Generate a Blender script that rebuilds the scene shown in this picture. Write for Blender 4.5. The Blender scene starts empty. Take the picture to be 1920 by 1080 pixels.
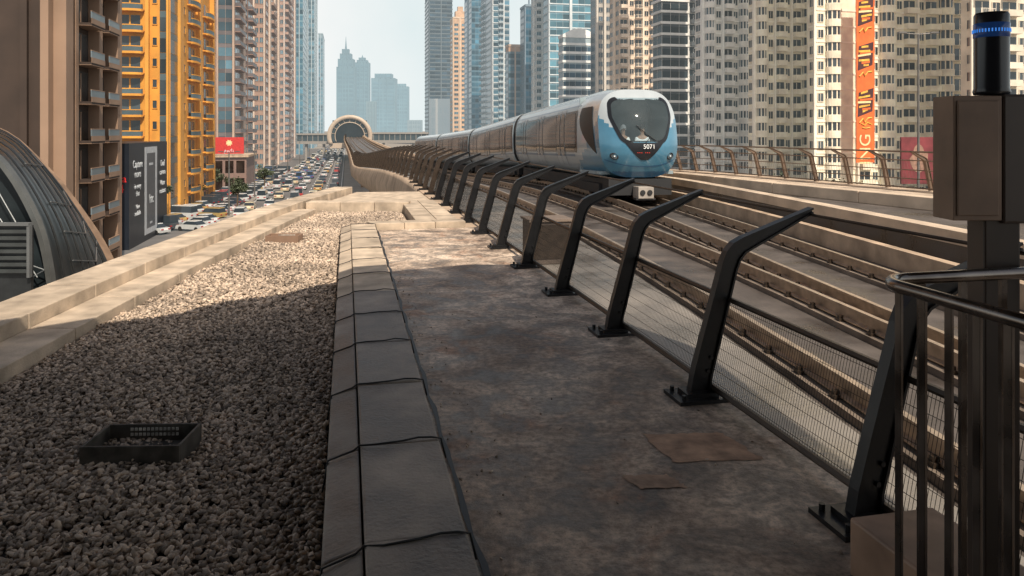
import bpy, bmesh, math, random
import numpy as np
from mathutils import Vector, Matrix
random.seed(7); rng=np.random.default_rng(7)
C=bpy.context.scene.collection
F=1400.0; HY=245.0; CZ=1.6; SL=.2214; ANG=math.atan(SL)
CA,SA=math.cos(ANG),math.sin(ANG)
GZ=-12.5
def px2(px,Y): return (px-960)/F*Y
def pz(py,Y): return CZ+(HY-py)/F*Y
def Lc(n,d): return (n*CA-d*SA, n*SA+d*CA)
def herm(pts,t):
    n=len(pts)
    if t<=pts[0][0]:
        a,b=pts[0],pts[1]; return a[1]+(b[1]-a[1])/(b[0]-a[0])*(t-a[0])
    if t>=pts[-1][0]:
        a,b=pts[-2],pts[-1]; return b[1]+(b[1]-a[1])/(b[0]-a[0])*(t-b[0])
    for i in range(n-1):
        if pts[i][0]<=t<=pts[i+1][0]: break
    def sl(j):
        if j<=0: return (pts[1][1]-pts[0][1])/(pts[1][0]-pts[0][0])
        if j>=n-1: return (pts[-1][1]-pts[-2][1])/(pts[-1][0]-pts[-2][0])
        return (pts[j+1][1]-pts[j-1][1])/(pts[j+1][0]-pts[j-1][0])
    x0,y0=pts[i]; x1,y1=pts[i+1]; h=x1-x0; u=(t-x0)/h
    return (2*u**3-3*u*u+1)*y0+(u**3-2*u*u+u)*h*sl(i)+(-2*u**3+3*u*u)*y1+(u**3-u*u)*h*sl(i+1)
# ---------------------------------------------------------------- materials
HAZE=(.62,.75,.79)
def M(name,col,rough=.6,metal=0,var=.15,scale=3,bump=0,bscale=40,haze=0,island=0,spec=.5,emit=0,coat=0,detail=4,rvar=0):
    m=bpy.data.materials.new(name); m.use_nodes=True; nt=m.node_tree; N=nt.nodes; Lk=nt.links
    b=N['Principled BSDF']; out=N['Material Output']
    b.inputs['Roughness'].default_value=rough; b.inputs['Metallic'].default_value=metal
    b.inputs['Specular IOR Level'].default_value=spec; b.inputs['Coat Weight'].default_value=coat
    geo=N.new('ShaderNodeNewGeometry')
    no=N.new('ShaderNodeTexNoise'); no.inputs['Scale'].default_value=scale; no.inputs['Detail'].default_value=detail
    Lk.new(geo.outputs['Position'],no.inputs['Vector'])
    r=N.new('ShaderNodeValToRGB'); r.color_ramp.elements[0].position=.3; r.color_ramp.elements[1].position=.7
    r.color_ramp.elements[0].color=[max(0,c*(1-var)) for c in col]+[1]
    r.color_ramp.elements[1].color=[min(1,c*(1+var)) for c in col]+[1]
    Lk.new(no.outputs['Fac'],r.inputs['Fac']); last=r.outputs['Color']
    if island:
        oi=N.new('ShaderNodeObjectInfo')
        ad=N.new('ShaderNodeMath'); ad.operation='ADD'; Lk.new(geo.outputs['Random Per Island'],ad.inputs[0]); Lk.new(oi.outputs['Random'],ad.inputs[1])
        fr=N.new('ShaderNodeMath'); fr.operation='FRACT'; Lk.new(ad.outputs[0],fr.inputs[0])
        mr=N.new('ShaderNodeMapRange'); mr.inputs['To Min'].default_value=1-island; mr.inputs['To Max'].default_value=1+island
        Lk.new(fr.outputs[0],mr.inputs['Value'])
        vm=N.new('ShaderNodeVectorMath'); vm.operation='SCALE'; Lk.new(last,vm.inputs[0]); Lk.new(mr.outputs[0],vm.inputs['Scale']); last=vm.outputs['Vector']
    Lk.new(last,b.inputs['Base Color'])
    if rvar:
        mr=N.new('ShaderNodeMapRange'); mr.inputs['From Min'].default_value=.35; mr.inputs['From Max'].default_value=.65; mr.inputs['To Min'].default_value=max(.02,rough-rvar); mr.inputs['To Max'].default_value=min(1,rough+rvar)
        Lk.new(no.outputs['Fac'],mr.inputs['Value']); Lk.new(mr.outputs[0],b.inputs['Roughness'])
    if bump:
        n2=N.new('ShaderNodeTexNoise'); n2.inputs['Scale'].default_value=bscale; n2.inputs['Detail'].default_value=5; Lk.new(geo.outputs['Position'],n2.inputs['Vector'])
        bp=N.new('ShaderNodeBump'); bp.inputs['Strength'].default_value=bump; bp.inputs['Distance'].default_value=.02
        Lk.new(n2.outputs['Fac'],bp.inputs['Height']); Lk.new(bp.outputs['Normal'],b.inputs['Normal'])
    if emit:
        b.inputs['Emission Color'].default_value=list(col)+[1]; b.inputs['Emission Strength'].default_value=emit
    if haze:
        mx=N.new('ShaderNodeMixShader'); em=N.new('ShaderNodeEmission'); em.inputs['Color'].default_value=list(HAZE)+[1]; em.inputs['Strength'].default_value=.88  # haze painted on as flat emission mixed over the surface
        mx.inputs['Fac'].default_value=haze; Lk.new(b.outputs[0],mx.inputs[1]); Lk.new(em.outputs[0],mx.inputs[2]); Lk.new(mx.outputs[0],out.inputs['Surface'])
    return m
# ---------------------------------------------------------------- mesh builder
class MB:
    def __init__(s): s.v=[]; s.f=[]; s.m=[]
    def add(s,vs,fs,mi=0):
        o=len(s.v); s.v+= [tuple(v) for v in vs]; s.f+=[tuple(i+o for i in f) for f in fs]; s.m+=[mi]*len(fs)
    def box(s,x0,y0,z0,x1,y1,z1,mi=0):
        s.add([(x0,y0,z0),(x1,y0,z0),(x1,y1,z0),(x0,y1,z0),(x0,y0,z1),(x1,y0,z1),(x1,y1,z1),(x0,y1,z1)],
              [(0,3,2,1),(4,5,6,7),(0,1,5,4),(1,2,6,5),(2,3,7,6),(3,0,4,7)],mi)
    def hexa(s,b,t,mi=0):
        s.add(list(b)+list(t),[(0,3,2,1),(4,5,6,7),(0,1,5,4),(1,2,6,5),(2,3,7,6),(3,0,4,7)],mi)
    def prism(s,poly,fn0,fn1,mi=0):
        n=len(poly); s.add([fn0(p) for p in poly]+[fn1(p) for p in poly],
            [tuple(range(n-1,-1,-1)),tuple(range(n,2*n))]+[(i,(i+1)%n,n+(i+1)%n,n+i) for i in range(n)],mi)
    def tube(s,path,r,seg=8,mi=0,cap=True):
        path=[Vector(p) for p in path]; rings=[]
        for i,p in enumerate(path):
            a=path[max(0,i-1)]; b=path[min(len(path)-1,i+1)]; t=(b-a).normalized()
            u=t.cross(Vector((0,0,1)));
            if u.length<.05: u=t.cross(Vector((0,1,0)))
            u.normalize(); w=u.cross(t); rr=r[i] if isinstance(r,(list,tuple)) else r
            rings.append([p+u*rr*math.cos(2*math.pi*k/seg)+w*rr*math.sin(2*math.pi*k/seg) for k in range(seg)])
        vs=[v for g in rings for v in g]; fs=[]
        for i in range(len(path)-1):
            for k in range(seg):
                fs.append((i*seg+k,i*seg+(k+1)%seg,(i+1)*seg+(k+1)%seg,(i+1)*seg+k))
        if cap: fs.append(tuple(range(seg-1,-1,-1))); fs.append(tuple((len(path)-1)*seg+k for k in range(seg)))
        s.add(vs,fs,mi)
    def sweep(s,rings,mi=0,closed=True,cap=True):
        n=len(rings[0]); vs=[v for g in rings for v in g]; fs=[]
        for i in range(len(rings)-1):
            for k in range(n if closed else n-1):
                fs.append((i*n+k,i*n+(k+1)%n,(i+1)*n+(k+1)%n,(i+1)*n+k))
        if cap and closed: fs.append(tuple(range(n-1,-1,-1))); fs.append(tuple((len(rings)-1)*n+k for k in range(n)))
        s.add(vs,fs,mi)
    def grid(s,P,mi=0,skip=None):
        nu=len(P); nv=len(P[0]); vs=[p for r in P for p in r]; fs=[]
        for i in range(nu-1):
            for j in range(nv-1):
                if skip and skip(i,j): continue
                fs.append((i*nv+j,(i+1)*nv+j,(i+1)*nv+j+1,i*nv+j+1))
        s.add(vs,fs,mi)
    def mesh(s,name,mats,smooth=False):
        me=bpy.data.meshes.new(name); me.from_pydata(s.v,[],s.f)
        for m in (mats if isinstance(mats,(list,tuple)) else [mats]): me.materials.append(m)
        me.polygons.foreach_set('material_index',s.m)
        if smooth: me.polygons.foreach_set('use_smooth',[True]*len(s.f))
        me.update(); return me
    def build(s,name,mats,parent=None,smooth=False,loc=None):
        return ob(name,s.mesh(name,mats,smooth),parent,loc)
def ob(name,me,parent=None,loc=None,rz=None):
    o=bpy.data.objects.new(name,me); C.objects.link(o)
    if parent: o.parent=parent
    if loc: o.location=loc
    if rz is not None: o.rotation_euler=(0,0,rz)
    return o
def tag(o,label,cat,group=None,kind=None):
    o['label']=label; o['category']=cat
    if group: o['group']=group
    if kind: o['kind']=kind
    return o
def struct(o): o['kind']='structure'; return o
def thing(name,label,cat,loc=(0,0,0),rz=0,group=None):
    o=bpy.data.objects.new(name,None); C.objects.link(o); o.location=loc; o.rotation_euler=(0,0,rz); tag(o,label,cat,group); return o
def bevel(o,w,seg=2):
    md=o.modifiers.new('bevel','BEVEL'); md.width=w; md.segments=seg; md.limit_method='ANGLE'; return o
def text(name,s,size,mat,parent,mtx,ext=.004,align='CENTER'):
    cu=bpy.data.curves.new(name,'FONT'); cu.body=s; cu.size=size; cu.extrude=ext; cu.align_x=align; cu.align_y='CENTER'
    t=bpy.data.objects.new(name,cu); C.objects.link(t); bpy.context.view_layer.update()
    dg=bpy.context.evaluated_depsgraph_get(); me=bpy.data.meshes.new_from_object(t.evaluated_get(dg)); bpy.data.objects.remove(t)
    me.materials.clear(); me.materials.append(mat); o=ob(name,me,parent); o.matrix_local=mtx; return o
# ---------------------------------------------------------------- camera, light, world
cam=bpy.data.cameras.new('camera'); co=bpy.data.objects.new('camera',cam); C.objects.link(co)
co.location=(0,0,CZ); co.rotation_euler=(math.pi/2,0,0); cam.sensor_width=36; cam.lens=36*F/1920
cam.shift_y=-(540-HY)/1920; cam.clip_end=20000; cam.clip_start=.05; bpy.context.scene.camera=co
EL=math.radians(50); hx,hy=-.45,.893
d=Vector((hx*math.cos(EL),hy*math.cos(EL),-math.sin(EL)))
sl=bpy.data.lights.new('sun','SUN'); sl.energy=5.0; sl.angle=math.radians(.5); sl.color=(1,.90,.76)
so=bpy.data.objects.new('sun',sl); C.objects.link(so); so.rotation_euler=d.to_track_quat('-Z','Y').to_euler(); so.location=(20,-30,60)
w=bpy.data.worlds.new('World'); bpy.context.scene.world=w; w.use_nodes=True; nt=w.node_tree
sky=nt.nodes.new('ShaderNodeTexSky'); sky.sky_type='NISHITA'; sky.sun_disc=False; sky.sun_elevation=EL; sky.sun_rotation=math.atan2(-hx,-hy)
sky.dust_density=4; sky.air_density=1.0; sky.ozone_density=1.0
bg=nt.nodes['Background']; bg.inputs['Strength'].default_value=.09
hs=nt.nodes.new('ShaderNodeHueSaturation'); hs.inputs['Saturation'].default_value=.75; nt.links.new(sky.outputs[0],hs.inputs['Color']); nt.links.new(hs.outputs[0],bg.inputs['Color'])
tc=nt.nodes.new('ShaderNodeTexCoord'); sx=nt.nodes.new('ShaderNodeSeparateXYZ'); nt.links.new(tc.outputs['Generated'],sx.inputs[0])
rp_=nt.nodes.new('ShaderNodeValToRGB'); e_=rp_.color_ramp.elements; e_[0].position=.0; e_[0].color=(1,1,1,1); e_[1].position=.48; e_[1].color=(.05,.05,.05,1)
x_=e_.new(.20); x_.color=(.97,.97,.97,1); x_=e_.new(.32); x_.color=(.3,.3,.3,1)
nt.links.new(sx.outputs['Z'],rp_.inputs[0])
bh=nt.nodes.new('ShaderNodeBackground'); bh.inputs['Strength'].default_value=1.0
cn_=nt.nodes.new('ShaderNodeTexNoise'); cn_.inputs['Scale'].default_value=3.0; cn_.inputs['Detail'].default_value=6; nt.links.new(tc.outputs['Generated'],cn_.inputs['Vector'])
cr_=nt.nodes.new('ShaderNodeValToRGB'); cr_.color_ramp.elements[0].position=.35; cr_.color_ramp.elements[0].color=(.76,.86,.87,1); cr_.color_ramp.elements[1].position=.65; cr_.color_ramp.elements[1].color=(.92,.94,.93,1)
nt.links.new(cn_.outputs['Fac'],cr_.inputs[0]); nt.links.new(cr_.outputs[0],bh.inputs['Color'])
ms_=nt.nodes.new('ShaderNodeMixShader'); nt.links.new(rp_.outputs[0],ms_.inputs[0]); nt.links.new(bg.outputs[0],ms_.inputs[1]); nt.links.new(bh.outputs[0],ms_.inputs[2]); nt.links.new(ms_.outputs[0],nt.nodes['World Output'].inputs['Surface'])
bpy.context.scene.view_settings.view_transform='Standard'; bpy.context.scene.view_settings.look='None'
# ---------------------------------------------------------------- common materials
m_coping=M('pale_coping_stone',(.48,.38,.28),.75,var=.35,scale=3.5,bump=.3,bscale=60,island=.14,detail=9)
m_coping2=M('dark_kerb_stone',(.30,.25,.205),.6,var=.6,scale=3,bump=.4,bscale=50,rvar=.15,island=.22,detail=10)
m_conc=M('tan_concrete',(.46,.34,.24),.8,var=.3,scale=1.2,bump=.25,bscale=25,detail=8)
m_conc2=M('warm_beam_concrete',(.44,.32,.22),.7,var=.4,scale=1.8,bump=.2,bscale=30,detail=8)
m_ledge=M('pale_parapet_concrete',(.58,.45,.33),.75,var=.25,scale=1.5,bump=.15,detail=8,island=.08)  # even pale tan, lighter than the other viaduct concrete
m_bed=M('trackbed_concrete',(.085,.07,.06),.5,var=.5,scale=1.3,bump=.25,rvar=.26,detail=9)
m_strip=M('smooth_grey_strip',(.22,.195,.17),.34,var=.45,scale=1.1,bump=.2,bscale=18,rvar=.2,detail=10)
m_plinth=M('plinth_concrete',(.20,.155,.12),.7,var=.4,scale=2.2,bump=.2,detail=9)
m_blk=M('black_steel',(.013,.013,.014),.36,metal=.3,var=.3,scale=9,bump=.05)
m_blk2=M('dark_bronze_steel',(.05,.035,.025),.42,metal=.4,var=.3,scale=9)
m_wire=M('mesh_wire',(.045,.038,.03),.5,metal=.4)
m_rail=M('running_rail',(.46,.36,.27),.35,metal=.6,var=.25,scale=6)
m_dsteel=M('dull_steel',(.11,.095,.085),.28,metal=.9,var=.3,scale=7,rvar=.1)
m_seal=M('black_sealant',(.012,.012,.012),.5)
m_asph=M('asphalt',(.12,.105,.095),.85,var=.25,scale=.3,haze=.07)
m_pave=M('pavement',(.27,.23,.19),.85,var=.2,scale=.4,haze=.06)
m_sand=M('sandy_ground',(.26,.22,.18),.9,var=.25,scale=.05,haze=.08)
m_white=M('white_paint',(.75,.75,.73),.5,var=.05)
def walkway_mat():
    m=bpy.data.materials.new('stained_walkway_concrete'); m.use_nodes=True; nt=m.node_tree; N=nt.nodes; Lk=nt.links; b=N['Principled BSDF']
    g=N.new('ShaderNodeNewGeometry')
    def noise(sc,de,di=0,off=0):
        n=N.new('ShaderNodeTexNoise'); n.inputs['Scale'].default_value=sc; n.inputs['Detail'].default_value=de; n.inputs['Distortion'].default_value=di; n.inputs['Roughness'].default_value=.68
        if off:
            va=N.new('ShaderNodeVectorMath'); va.operation='ADD'; va.inputs[1].default_value=(off,off,0); Lk.new(g.outputs['Position'],va.inputs[0]); Lk.new(va.outputs[0],n.inputs['Vector'])
        else: Lk.new(g.outputs['Position'],n.inputs['Vector'])
        return n
    a=noise(1.0,10,.9); c=noise(4.0,10,.6); e=noise(24,8); s_=noise(90,4); ru=noise(1.5,8,.5,7.3)
    r=N.new('ShaderNodeValToRGB'); el=r.color_ramp.elements; el[0].position=.36; el[0].color=(.27,.195,.145,1); el[1].position=.62; el[1].color=(.78,.62,.48,1)
    x=el.new(.5); x.color=(.54,.41,.31,1); Lk.new(a.outputs['Fac'],r.inputs['Fac'])
    def mul(src,n,p0,c0,p1,c1,f):
        rr=N.new('ShaderNodeValToRGB'); el=rr.color_ramp.elements; el[0].position=p0; el[0].color=(c0,c0,c0,1); el[1].position=p1; el[1].color=(c1,c1,c1,1); Lk.new(n.outputs['Fac'],rr.inputs['Fac'])
        mx=N.new('ShaderNodeMix'); mx.data_type='RGBA'; mx.blend_type='MULTIPLY'; mx.inputs['Factor'].default_value=f; Lk.new(src,mx.inputs[6]); Lk.new(rr.outputs[0],mx.inputs[7]); return mx.outputs[2]
    rf_=N.new('ShaderNodeValToRGB'); el=rf_.color_ramp.elements; el[0].position=.56; el[0].color=(0,0,0,1); el[1].position=.66; el[1].color=(.6,.6,.6,1); Lk.new(ru.outputs['Fac'],rf_.inputs['Fac'])
    mr_=N.new('ShaderNodeMix'); mr_.data_type='RGBA'; Lk.new(rf_.outputs[0],mr_.inputs['Factor']); Lk.new(r.outputs[0],mr_.inputs[6]); mr_.inputs[7].default_value=(.42,.21,.12,1)
    o=mul(mr_.outputs[2],c,.42,.38,.58,1.15,.85); o=mul(o,e,.38,.5,.58,1.1,.85); o=mul(o,s_,.33,.3,.42,1.0,.6)
    Lk.new(o,b.inputs['Base Color'])
    mr=N.new('ShaderNodeMapRange'); mr.inputs['From Min'].default_value=.4; mr.inputs['From Max'].default_value=.6; mr.inputs['To Min'].default_value=.38; mr.inputs['To Max'].default_value=.9; Lk.new(c.outputs['Fac'],mr.inputs['Value']); Lk.new(mr.outputs[0],b.inputs['Roughness'])
    bp=N.new('ShaderNodeBump'); bp.inputs['Strength'].default_value=.7; bp.inputs['Distance'].default_value=.012; Lk.new(e.outputs['Fac'],bp.inputs['Height']); Lk.new(bp.outputs[0],b.inputs['Normal'])
    return m
m_walk=walkway_mat()
# ---------------------------------------------------------------- ground, roads
g=MB(); g.add([(-9000,-400,GZ),(9000,-400,GZ),(9000,15000,GZ),(-9000,15000,GZ)],[(0,1,2,3)]); struct(g.build('ground',m_sand))
def strip(name,n0,n1,d0,d1,z,mat,h=0):
    mb=MB(); a=[Lc(n0,d0),Lc(n1,d0),Lc(n1,d1),Lc(n0,d1)]
    if h: mb.hexa([(x,y,z-h) for x,y in a],[(x,y,z) for x,y in a])
    else: mb.add([(x,y,z) for x,y in a],[(0,1,2,3)])
    return struct(mb.build(name,mat))
strip('road',-18.2,-.8,-50,2500,GZ+.02,m_asph); strip('road',12,34,-50,2500,GZ+.02,m_asph)
strip('service_road',-27.5,-19.6,60,600,GZ+.02,m_asph)
strip('pavement',-19.6,-18.2,-50,1500,GZ+.15,m_pave,.15)
strip('pavement',-.8,12,-50,2500,GZ+.15,m_pave,.15)
strip('pavement',-30,-27.5,60,600,GZ+.15,m_pave,.15)
strip('pavement',34,84,-50,900,GZ+.15,m_pave,.15)
mk=MB()
for n in (-4.9,-8.4,-11.9,-15.3):
    for dd in range(60,700,9):
        a=[Lc(n-.09,dd),Lc(n+.09,dd),Lc(n+.09,dd+3.5),Lc(n-.09,dd+3.5)]; mk.add([(x,y,GZ+.035) for x,y in a],[(0,1,2,3)])
for n in (-1.3,-17.8):
    a=[Lc(n-.09,40),Lc(n+.09,40),Lc(n+.09,900),Lc(n-.09,900)]; mk.add([(x,y,GZ+.035) for x,y in a],[(0,1,2,3)])
struct(mk.build('road_markings',m_white))
# ---------------------------------------------------------------- foreground roof
PAR=[(0,-3.4),(3,-3.85),(6,-4.15),(8.5,-4.35),(13,-4.58),(15.6,-4.62),(19.7,-4.45)]
KL=-.09; KM=.06; KR=.44; FN=2.06
roof=MB()
def XL(n,Y): return n/CA-Y*SL
poly=[(-4.0,-8)]+[(herm(PAR,y)-.2,y) for y in (0,3,6,9,12,15,17.5,19.6)]+[(-3.6,20.3),(XL(FN,20.3)+.1,20.3),(XL(FN,-8)+.1,-8)]
roof.prism(poly,lambda p:(p[0],p[1],-4.5),lambda p:(p[0],p[1],-.17))
tag(roof.build('roof_slab',m_conc),'concrete roof slab under the gravel bed and walkway in the foreground','roof')
rb=MB(); rb.prism([(-3.2,-8),(-3.6,6),(-3.7,18.5),(-2,19),(XL(1.5,19),19),(XL(1.5,-8),-8)],lambda p:(p[0],p[1],GZ),lambda p:(p[0],p[1],-4.5))
tag(rb.build('station_building',M('blank_wall',(.25,.2,.16),.8)),'station building holding up the gravel roof above the street','building')
wk=MB(); q=[Lc(KR+.02,-6),Lc(FN+.16,-6),Lc(FN+.16,12.2),Lc(KR+.02,12.2)]
wk.hexa([(x,y,-.16) for x,y in q],[(x,y,0) for x,y in q]); struct(wk.build('walkway',m_walk))
q=[Lc(1.9,12.2),Lc(FN+.16,12.2),Lc(FN+.16,20.6),Lc(1.9,20.6)]
wk=MB(); wk.hexa([(x,y,-.16) for x,y in q],[(x,y,0) for x,y in q]); struct(wk.build('walkway',m_conc))
def floorpatch(q,lab,col,z=.003,j=4):
    pl=[]; n_=12
    for i in range(4):
        a=q[i]; b=q[(i+1)%4]
        for k in range(n_):
            u=k/n_; px_=a[0]+(b[0]-a[0])*u+random.uniform(-j,j); py_=a[1]+(b[1]-a[1])*u+random.uniform(-j*.4,j*.4); Yp=CZ*F/(py_-HY); pl.append((px2(px_,Yp),Yp,z))
    pt=MB(); pt.add(pl,[tuple(range(len(pl)))]); tag(pt.build('repair_patch',M('patch_concrete',col,.75,var=.4,scale=9,bump=.4,detail=9)),lab,'patch')
floorpatch([(1205,815),(1262,868),(1430,862),(1355,812)],'faint rust brown repair patch on the walkway floor near the leaning fence',(.46,.28,.18))
floorpatch([(1165,893),(1200,918),(1290,915),(1250,890)],'small faint brown repair patch nearer the viewer than the large one',(.42,.27,.18),.0035)
jn=MB(); pp=[]
for k in range(60):
    dd=.3+k*.2; n=KR+.035+.006*math.sin(k*1.7)
    x,y=Lc(n,dd); x2,y2=Lc(n+.022+.008*math.sin(k*2.3),dd); pp.append([(x,y,.004),(x2,y2,.005)])
jn.grid(pp); tag(jn.build('joint_seal',m_seal),'black sealant line between the kerb stones and the walkway','sealant')
gb=MB(); gp=[(herm(PAR,y)+.55,y) for y in (0,3,6,9,12,15.9)]+[(XL(1.15,15.9),15.9),(XL(1.15,12.3),12.3),(XL(0,12.3),12.3),(XL(0,-1),-1)]
gb.add([(x,y,-.135) for x,y in gp],[tuple(range(len(gp)-1,-1,-1))]); struct(gb.build('gravel_base',M('gravel_soil',(.04,.033,.027),.95)))
t=(1+5**.5)/2
ico=np.array([(-1,t,0),(1,t,0),(-1,-t,0),(1,-t,0),(0,-1,t),(0,1,t),(0,-1,-t),(0,1,-t),(t,0,-1),(t,0,1),(-t,0,-1),(-t,0,1)],float); ico/=np.linalg.norm(ico[0])
icf=np.array([(0,11,5),(0,5,1),(0,1,7),(0,7,10),(0,10,11),(1,5,9),(5,11,4),(11,10,2),(10,7,6),(7,1,8),(3,9,4),(3,4,2),(3,2,6),(3,6,8),(3,8,9),(4,9,5),(2,4,11),(6,2,10),(8,6,7),(9,8,1)])
def scatter(n,y0,y1,sc):
    Y=rng.uniform(y0,y1,n*2); xl=np.array([herm(PAR,y) for y in np.linspace(y0,y1,50)]); xl=np.interp(Y,np.linspace(y0,y1,50),xl)+.63
    X=rng.uniform(-5,0,n*2); xr=np.where(Y>12.35,1.1,KL-.02)/CA-Y*SL
    ok=(X>xl)&(X<xr)
    return X[ok],Y[ok],np.full(ok.sum(),sc)
A=[scatter(44000,1.9,7,.86),scatter(42000,7,15.6,1.05)]
X=np.concatenate([a[0] for a in A]); Y=np.concatenate([a[1] for a in A]); S=np.concatenate([a[2] for a in A])
def rot(ax,a,V):
    c=np.cos(a)[:,None]; s=np.sin(a)[:,None]; i,j=[(1,2),(2,0),(0,1)][ax]; W=V.copy(); W[:,:,i]=V[:,:,i]*c-V[:,:,j]*s; W[:,:,j]=V[:,:,i]*s+V[:,:,j]*c; return W
def stones(name,X,Y,S,Zb,mat,lab,cat):
    n=len(X); sz=np.stack([rng.uniform(.015,.034,n),rng.uniform(.010,.020,n),rng.uniform(.006,.013,n)],1)*S[:,None]
    V=ico[None]*sz[:,None,:]*rng.uniform(.72,1.25,(n,12,1))
    V=rot(0,rng.normal(0,.5,n),V); V=rot(1,rng.normal(0,.5,n),V); V=rot(2,rng.uniform(0,6.28,n),V)
    V+=np.stack([X,Y,Zb],1)[:,None,:]
    me=bpy.data.meshes.new(name); nv=n*12; nf=n*20
    me.vertices.add(nv); me.vertices.foreach_set('co',V.reshape(-1)); me.loops.add(nf*3); me.loops.foreach_set('vertex_index',(icf[None]+(np.arange(n)*12)[:,None,None]).reshape(-1).astype(np.int32))
    me.polygons.add(nf); me.polygons.foreach_set('loop_start',np.arange(0,nf*3,3,dtype=np.int32)); me.update(calc_edges=True); me.validate()
    me.materials.append(mat); tag(ob(name,me),lab,cat,kind='stuff')
m_grv=M('gravel_stones',(.42,.325,.245),.85,var=.35,scale=.9,island=.66,detail=6)
stones('gravel',X,Y,S,-.125+rng.uniform(0,.034,len(X))+.014*np.sin(X*5+Y*3),m_grv,'bed of small angular grey and tan stones on the roof','gravel')
nn=260; dd_=rng.uniform(2,12,nn); nn_=np.where(rng.random(nn)<.6,KR+.06+np.abs(rng.normal(0,.12,nn)),rng.uniform(KR+.05,FN,nn))
stones('grit',nn_*CA-dd_*SA,nn_*SA+dd_*CA,rng.uniform(.12,.5,nn),np.full(nn,.004),m_grv,'loose grit scattered over the walkway floor','grit')
par=thing('roof_parapet','long pale stone parapet with a stepped ledge along the left roof edge','parapet',(0,0,0))
y=-2.0
while y<19.4:
    y2=min(y+1.15,19.7); g0=.006
    for nm,o0,o1,zt in (('coping_slab',-.24,.24,.12),('ledge_slab',.24,.62,0.0)):
        if nm=='ledge_slab' and y>14.6: continue
        yy2=min(y2,15.6) if nm=='ledge_slab' else y2
        a0=herm(PAR,y+g0); a1=herm(PAR,yy2-g0); mb=MB(); e=.003 if nm=='ledge_slab' else 0
        zt+=random.uniform(-.003,.003)
        q=[(a0+o0+e,y+g0),(a0+o1,y+g0),(a1+o1,yy2-g0),(a1+o0+e,yy2-g0)]
        mb.hexa([(p[0],p[1],-.166) for p in q],[(p[0],p[1],zt) for p in q]); bevel(mb.build(nm,m_coping,par),.008,2)
    y=y2
kb=thing('walkway_kerb','long weathered stone kerb with black straps between the gravel and the walkway','kerb')
def kslab(par,n0,n1,d0,d1,z0l,z0r,zb=-.16,name='coping_slab',mat=m_coping2):
    mb=MB(); q=[Lc(n0,d0),Lc(n1,d0),Lc(n1,d1),Lc(n0,d1)]; zt=[z0l,z0r,z0r,z0l]
    mb.hexa([(x,y,zb) for x,y in q],[(x,y,z) for (x,y),z in zip(q,zt)]); return bevel(mb.build(name,mat,par),.01,2)
d0=.15
while d0<11.9:
    d1=min(d0+.87,12.2); dz=random.uniform(-.008,.008); mt=m_coping2 if d0<7 else m_coping  # near slabs take the darker stone, far slabs the paler
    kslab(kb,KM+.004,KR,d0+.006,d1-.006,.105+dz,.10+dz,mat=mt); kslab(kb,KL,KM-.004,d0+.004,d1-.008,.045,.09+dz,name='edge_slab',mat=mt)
    mb=MB(); j=d1+random.uniform(-.012,.012); w1,w2=random.uniform(-.02,.02),random.uniform(-.02,.02)
    P=[(KL-.02,j-.08,-.07),(KL+.005,j-.045,.06),(KM-.03,j-.03+w1*.6,.092),(KM,j-.02,.108),(KM+.07,j-.03+w2,.112),(KM+.2,j-.012+w1,.113),(KR-.10,j+.008+w2,.112),(KR-.04,j-.005,.112),(KR+.01,j-.0,.10),(KR+.03,j-.02,.01)]
    mb.tube([(*Lc(a,b),c) for a,b,c in P],.0048,6); mb.build('strap',m_seal,kb,True)
    d0=d1
ck=thing('cross_kerb','low pale stone kerb across the far end of the walkway','kerb')
q=[Lc(KR-.02,12.25),Lc(1.93,12.25),Lc(1.93,12.6),Lc(KR-.12,12.6)]
for i in range(3):
    a=i/3; b=(i+1)/3-.004; f=lambda p,q_,t:(p[0]+(q_[0]-p[0])*t,p[1]+(q_[1]-p[1])*t); mb=MB()
    qq=[f(q[0],q[1],a),f(q[0],q[1],b),f(q[3],q[2],b),f(q[3],q[2],a)]
    mb.hexa([(x,y,-.16) for x,y in qq],[(x,y,.10) for x,y in qq]); bevel(mb.build('coping_slab',m_coping,ck),.008)
ck=thing('cross_kerb','pale stone kerb closing the far end of the gravel roof','kerb')
for i in range(3):
    x0=-4.32+i*.72; mb=MB(); mb.box(x0,15.65,-.16,x0+.71,16.05,.10); bevel(mb.build('coping_slab',m_coping,ck),.008)
ck=thing('paved_edge','double row of pale stone slabs beside the far fence posts','kerb')
for i in range(4):
    a=12.65+i*1.0
    for (n0,n1) in ((1.16,1.52),(1.53,1.89)): kslab(ck,n0,n1,a,a+.99,.06,.06,mat=m_coping)
tp=MB(); tp.prism([(-4.25,16.1),(XL(1.9,16.1),16.1),(XL(1.9,19.9),19.9),(-4.1,19.7)],lambda p:(p[0],p[1],-.16),lambda p:(p[0],p[1],-.02)); tag(tp.build('roof_ledge',m_coping),'flat pale ledge beyond the gravel at the far tip of the roof','ledge')
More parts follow.
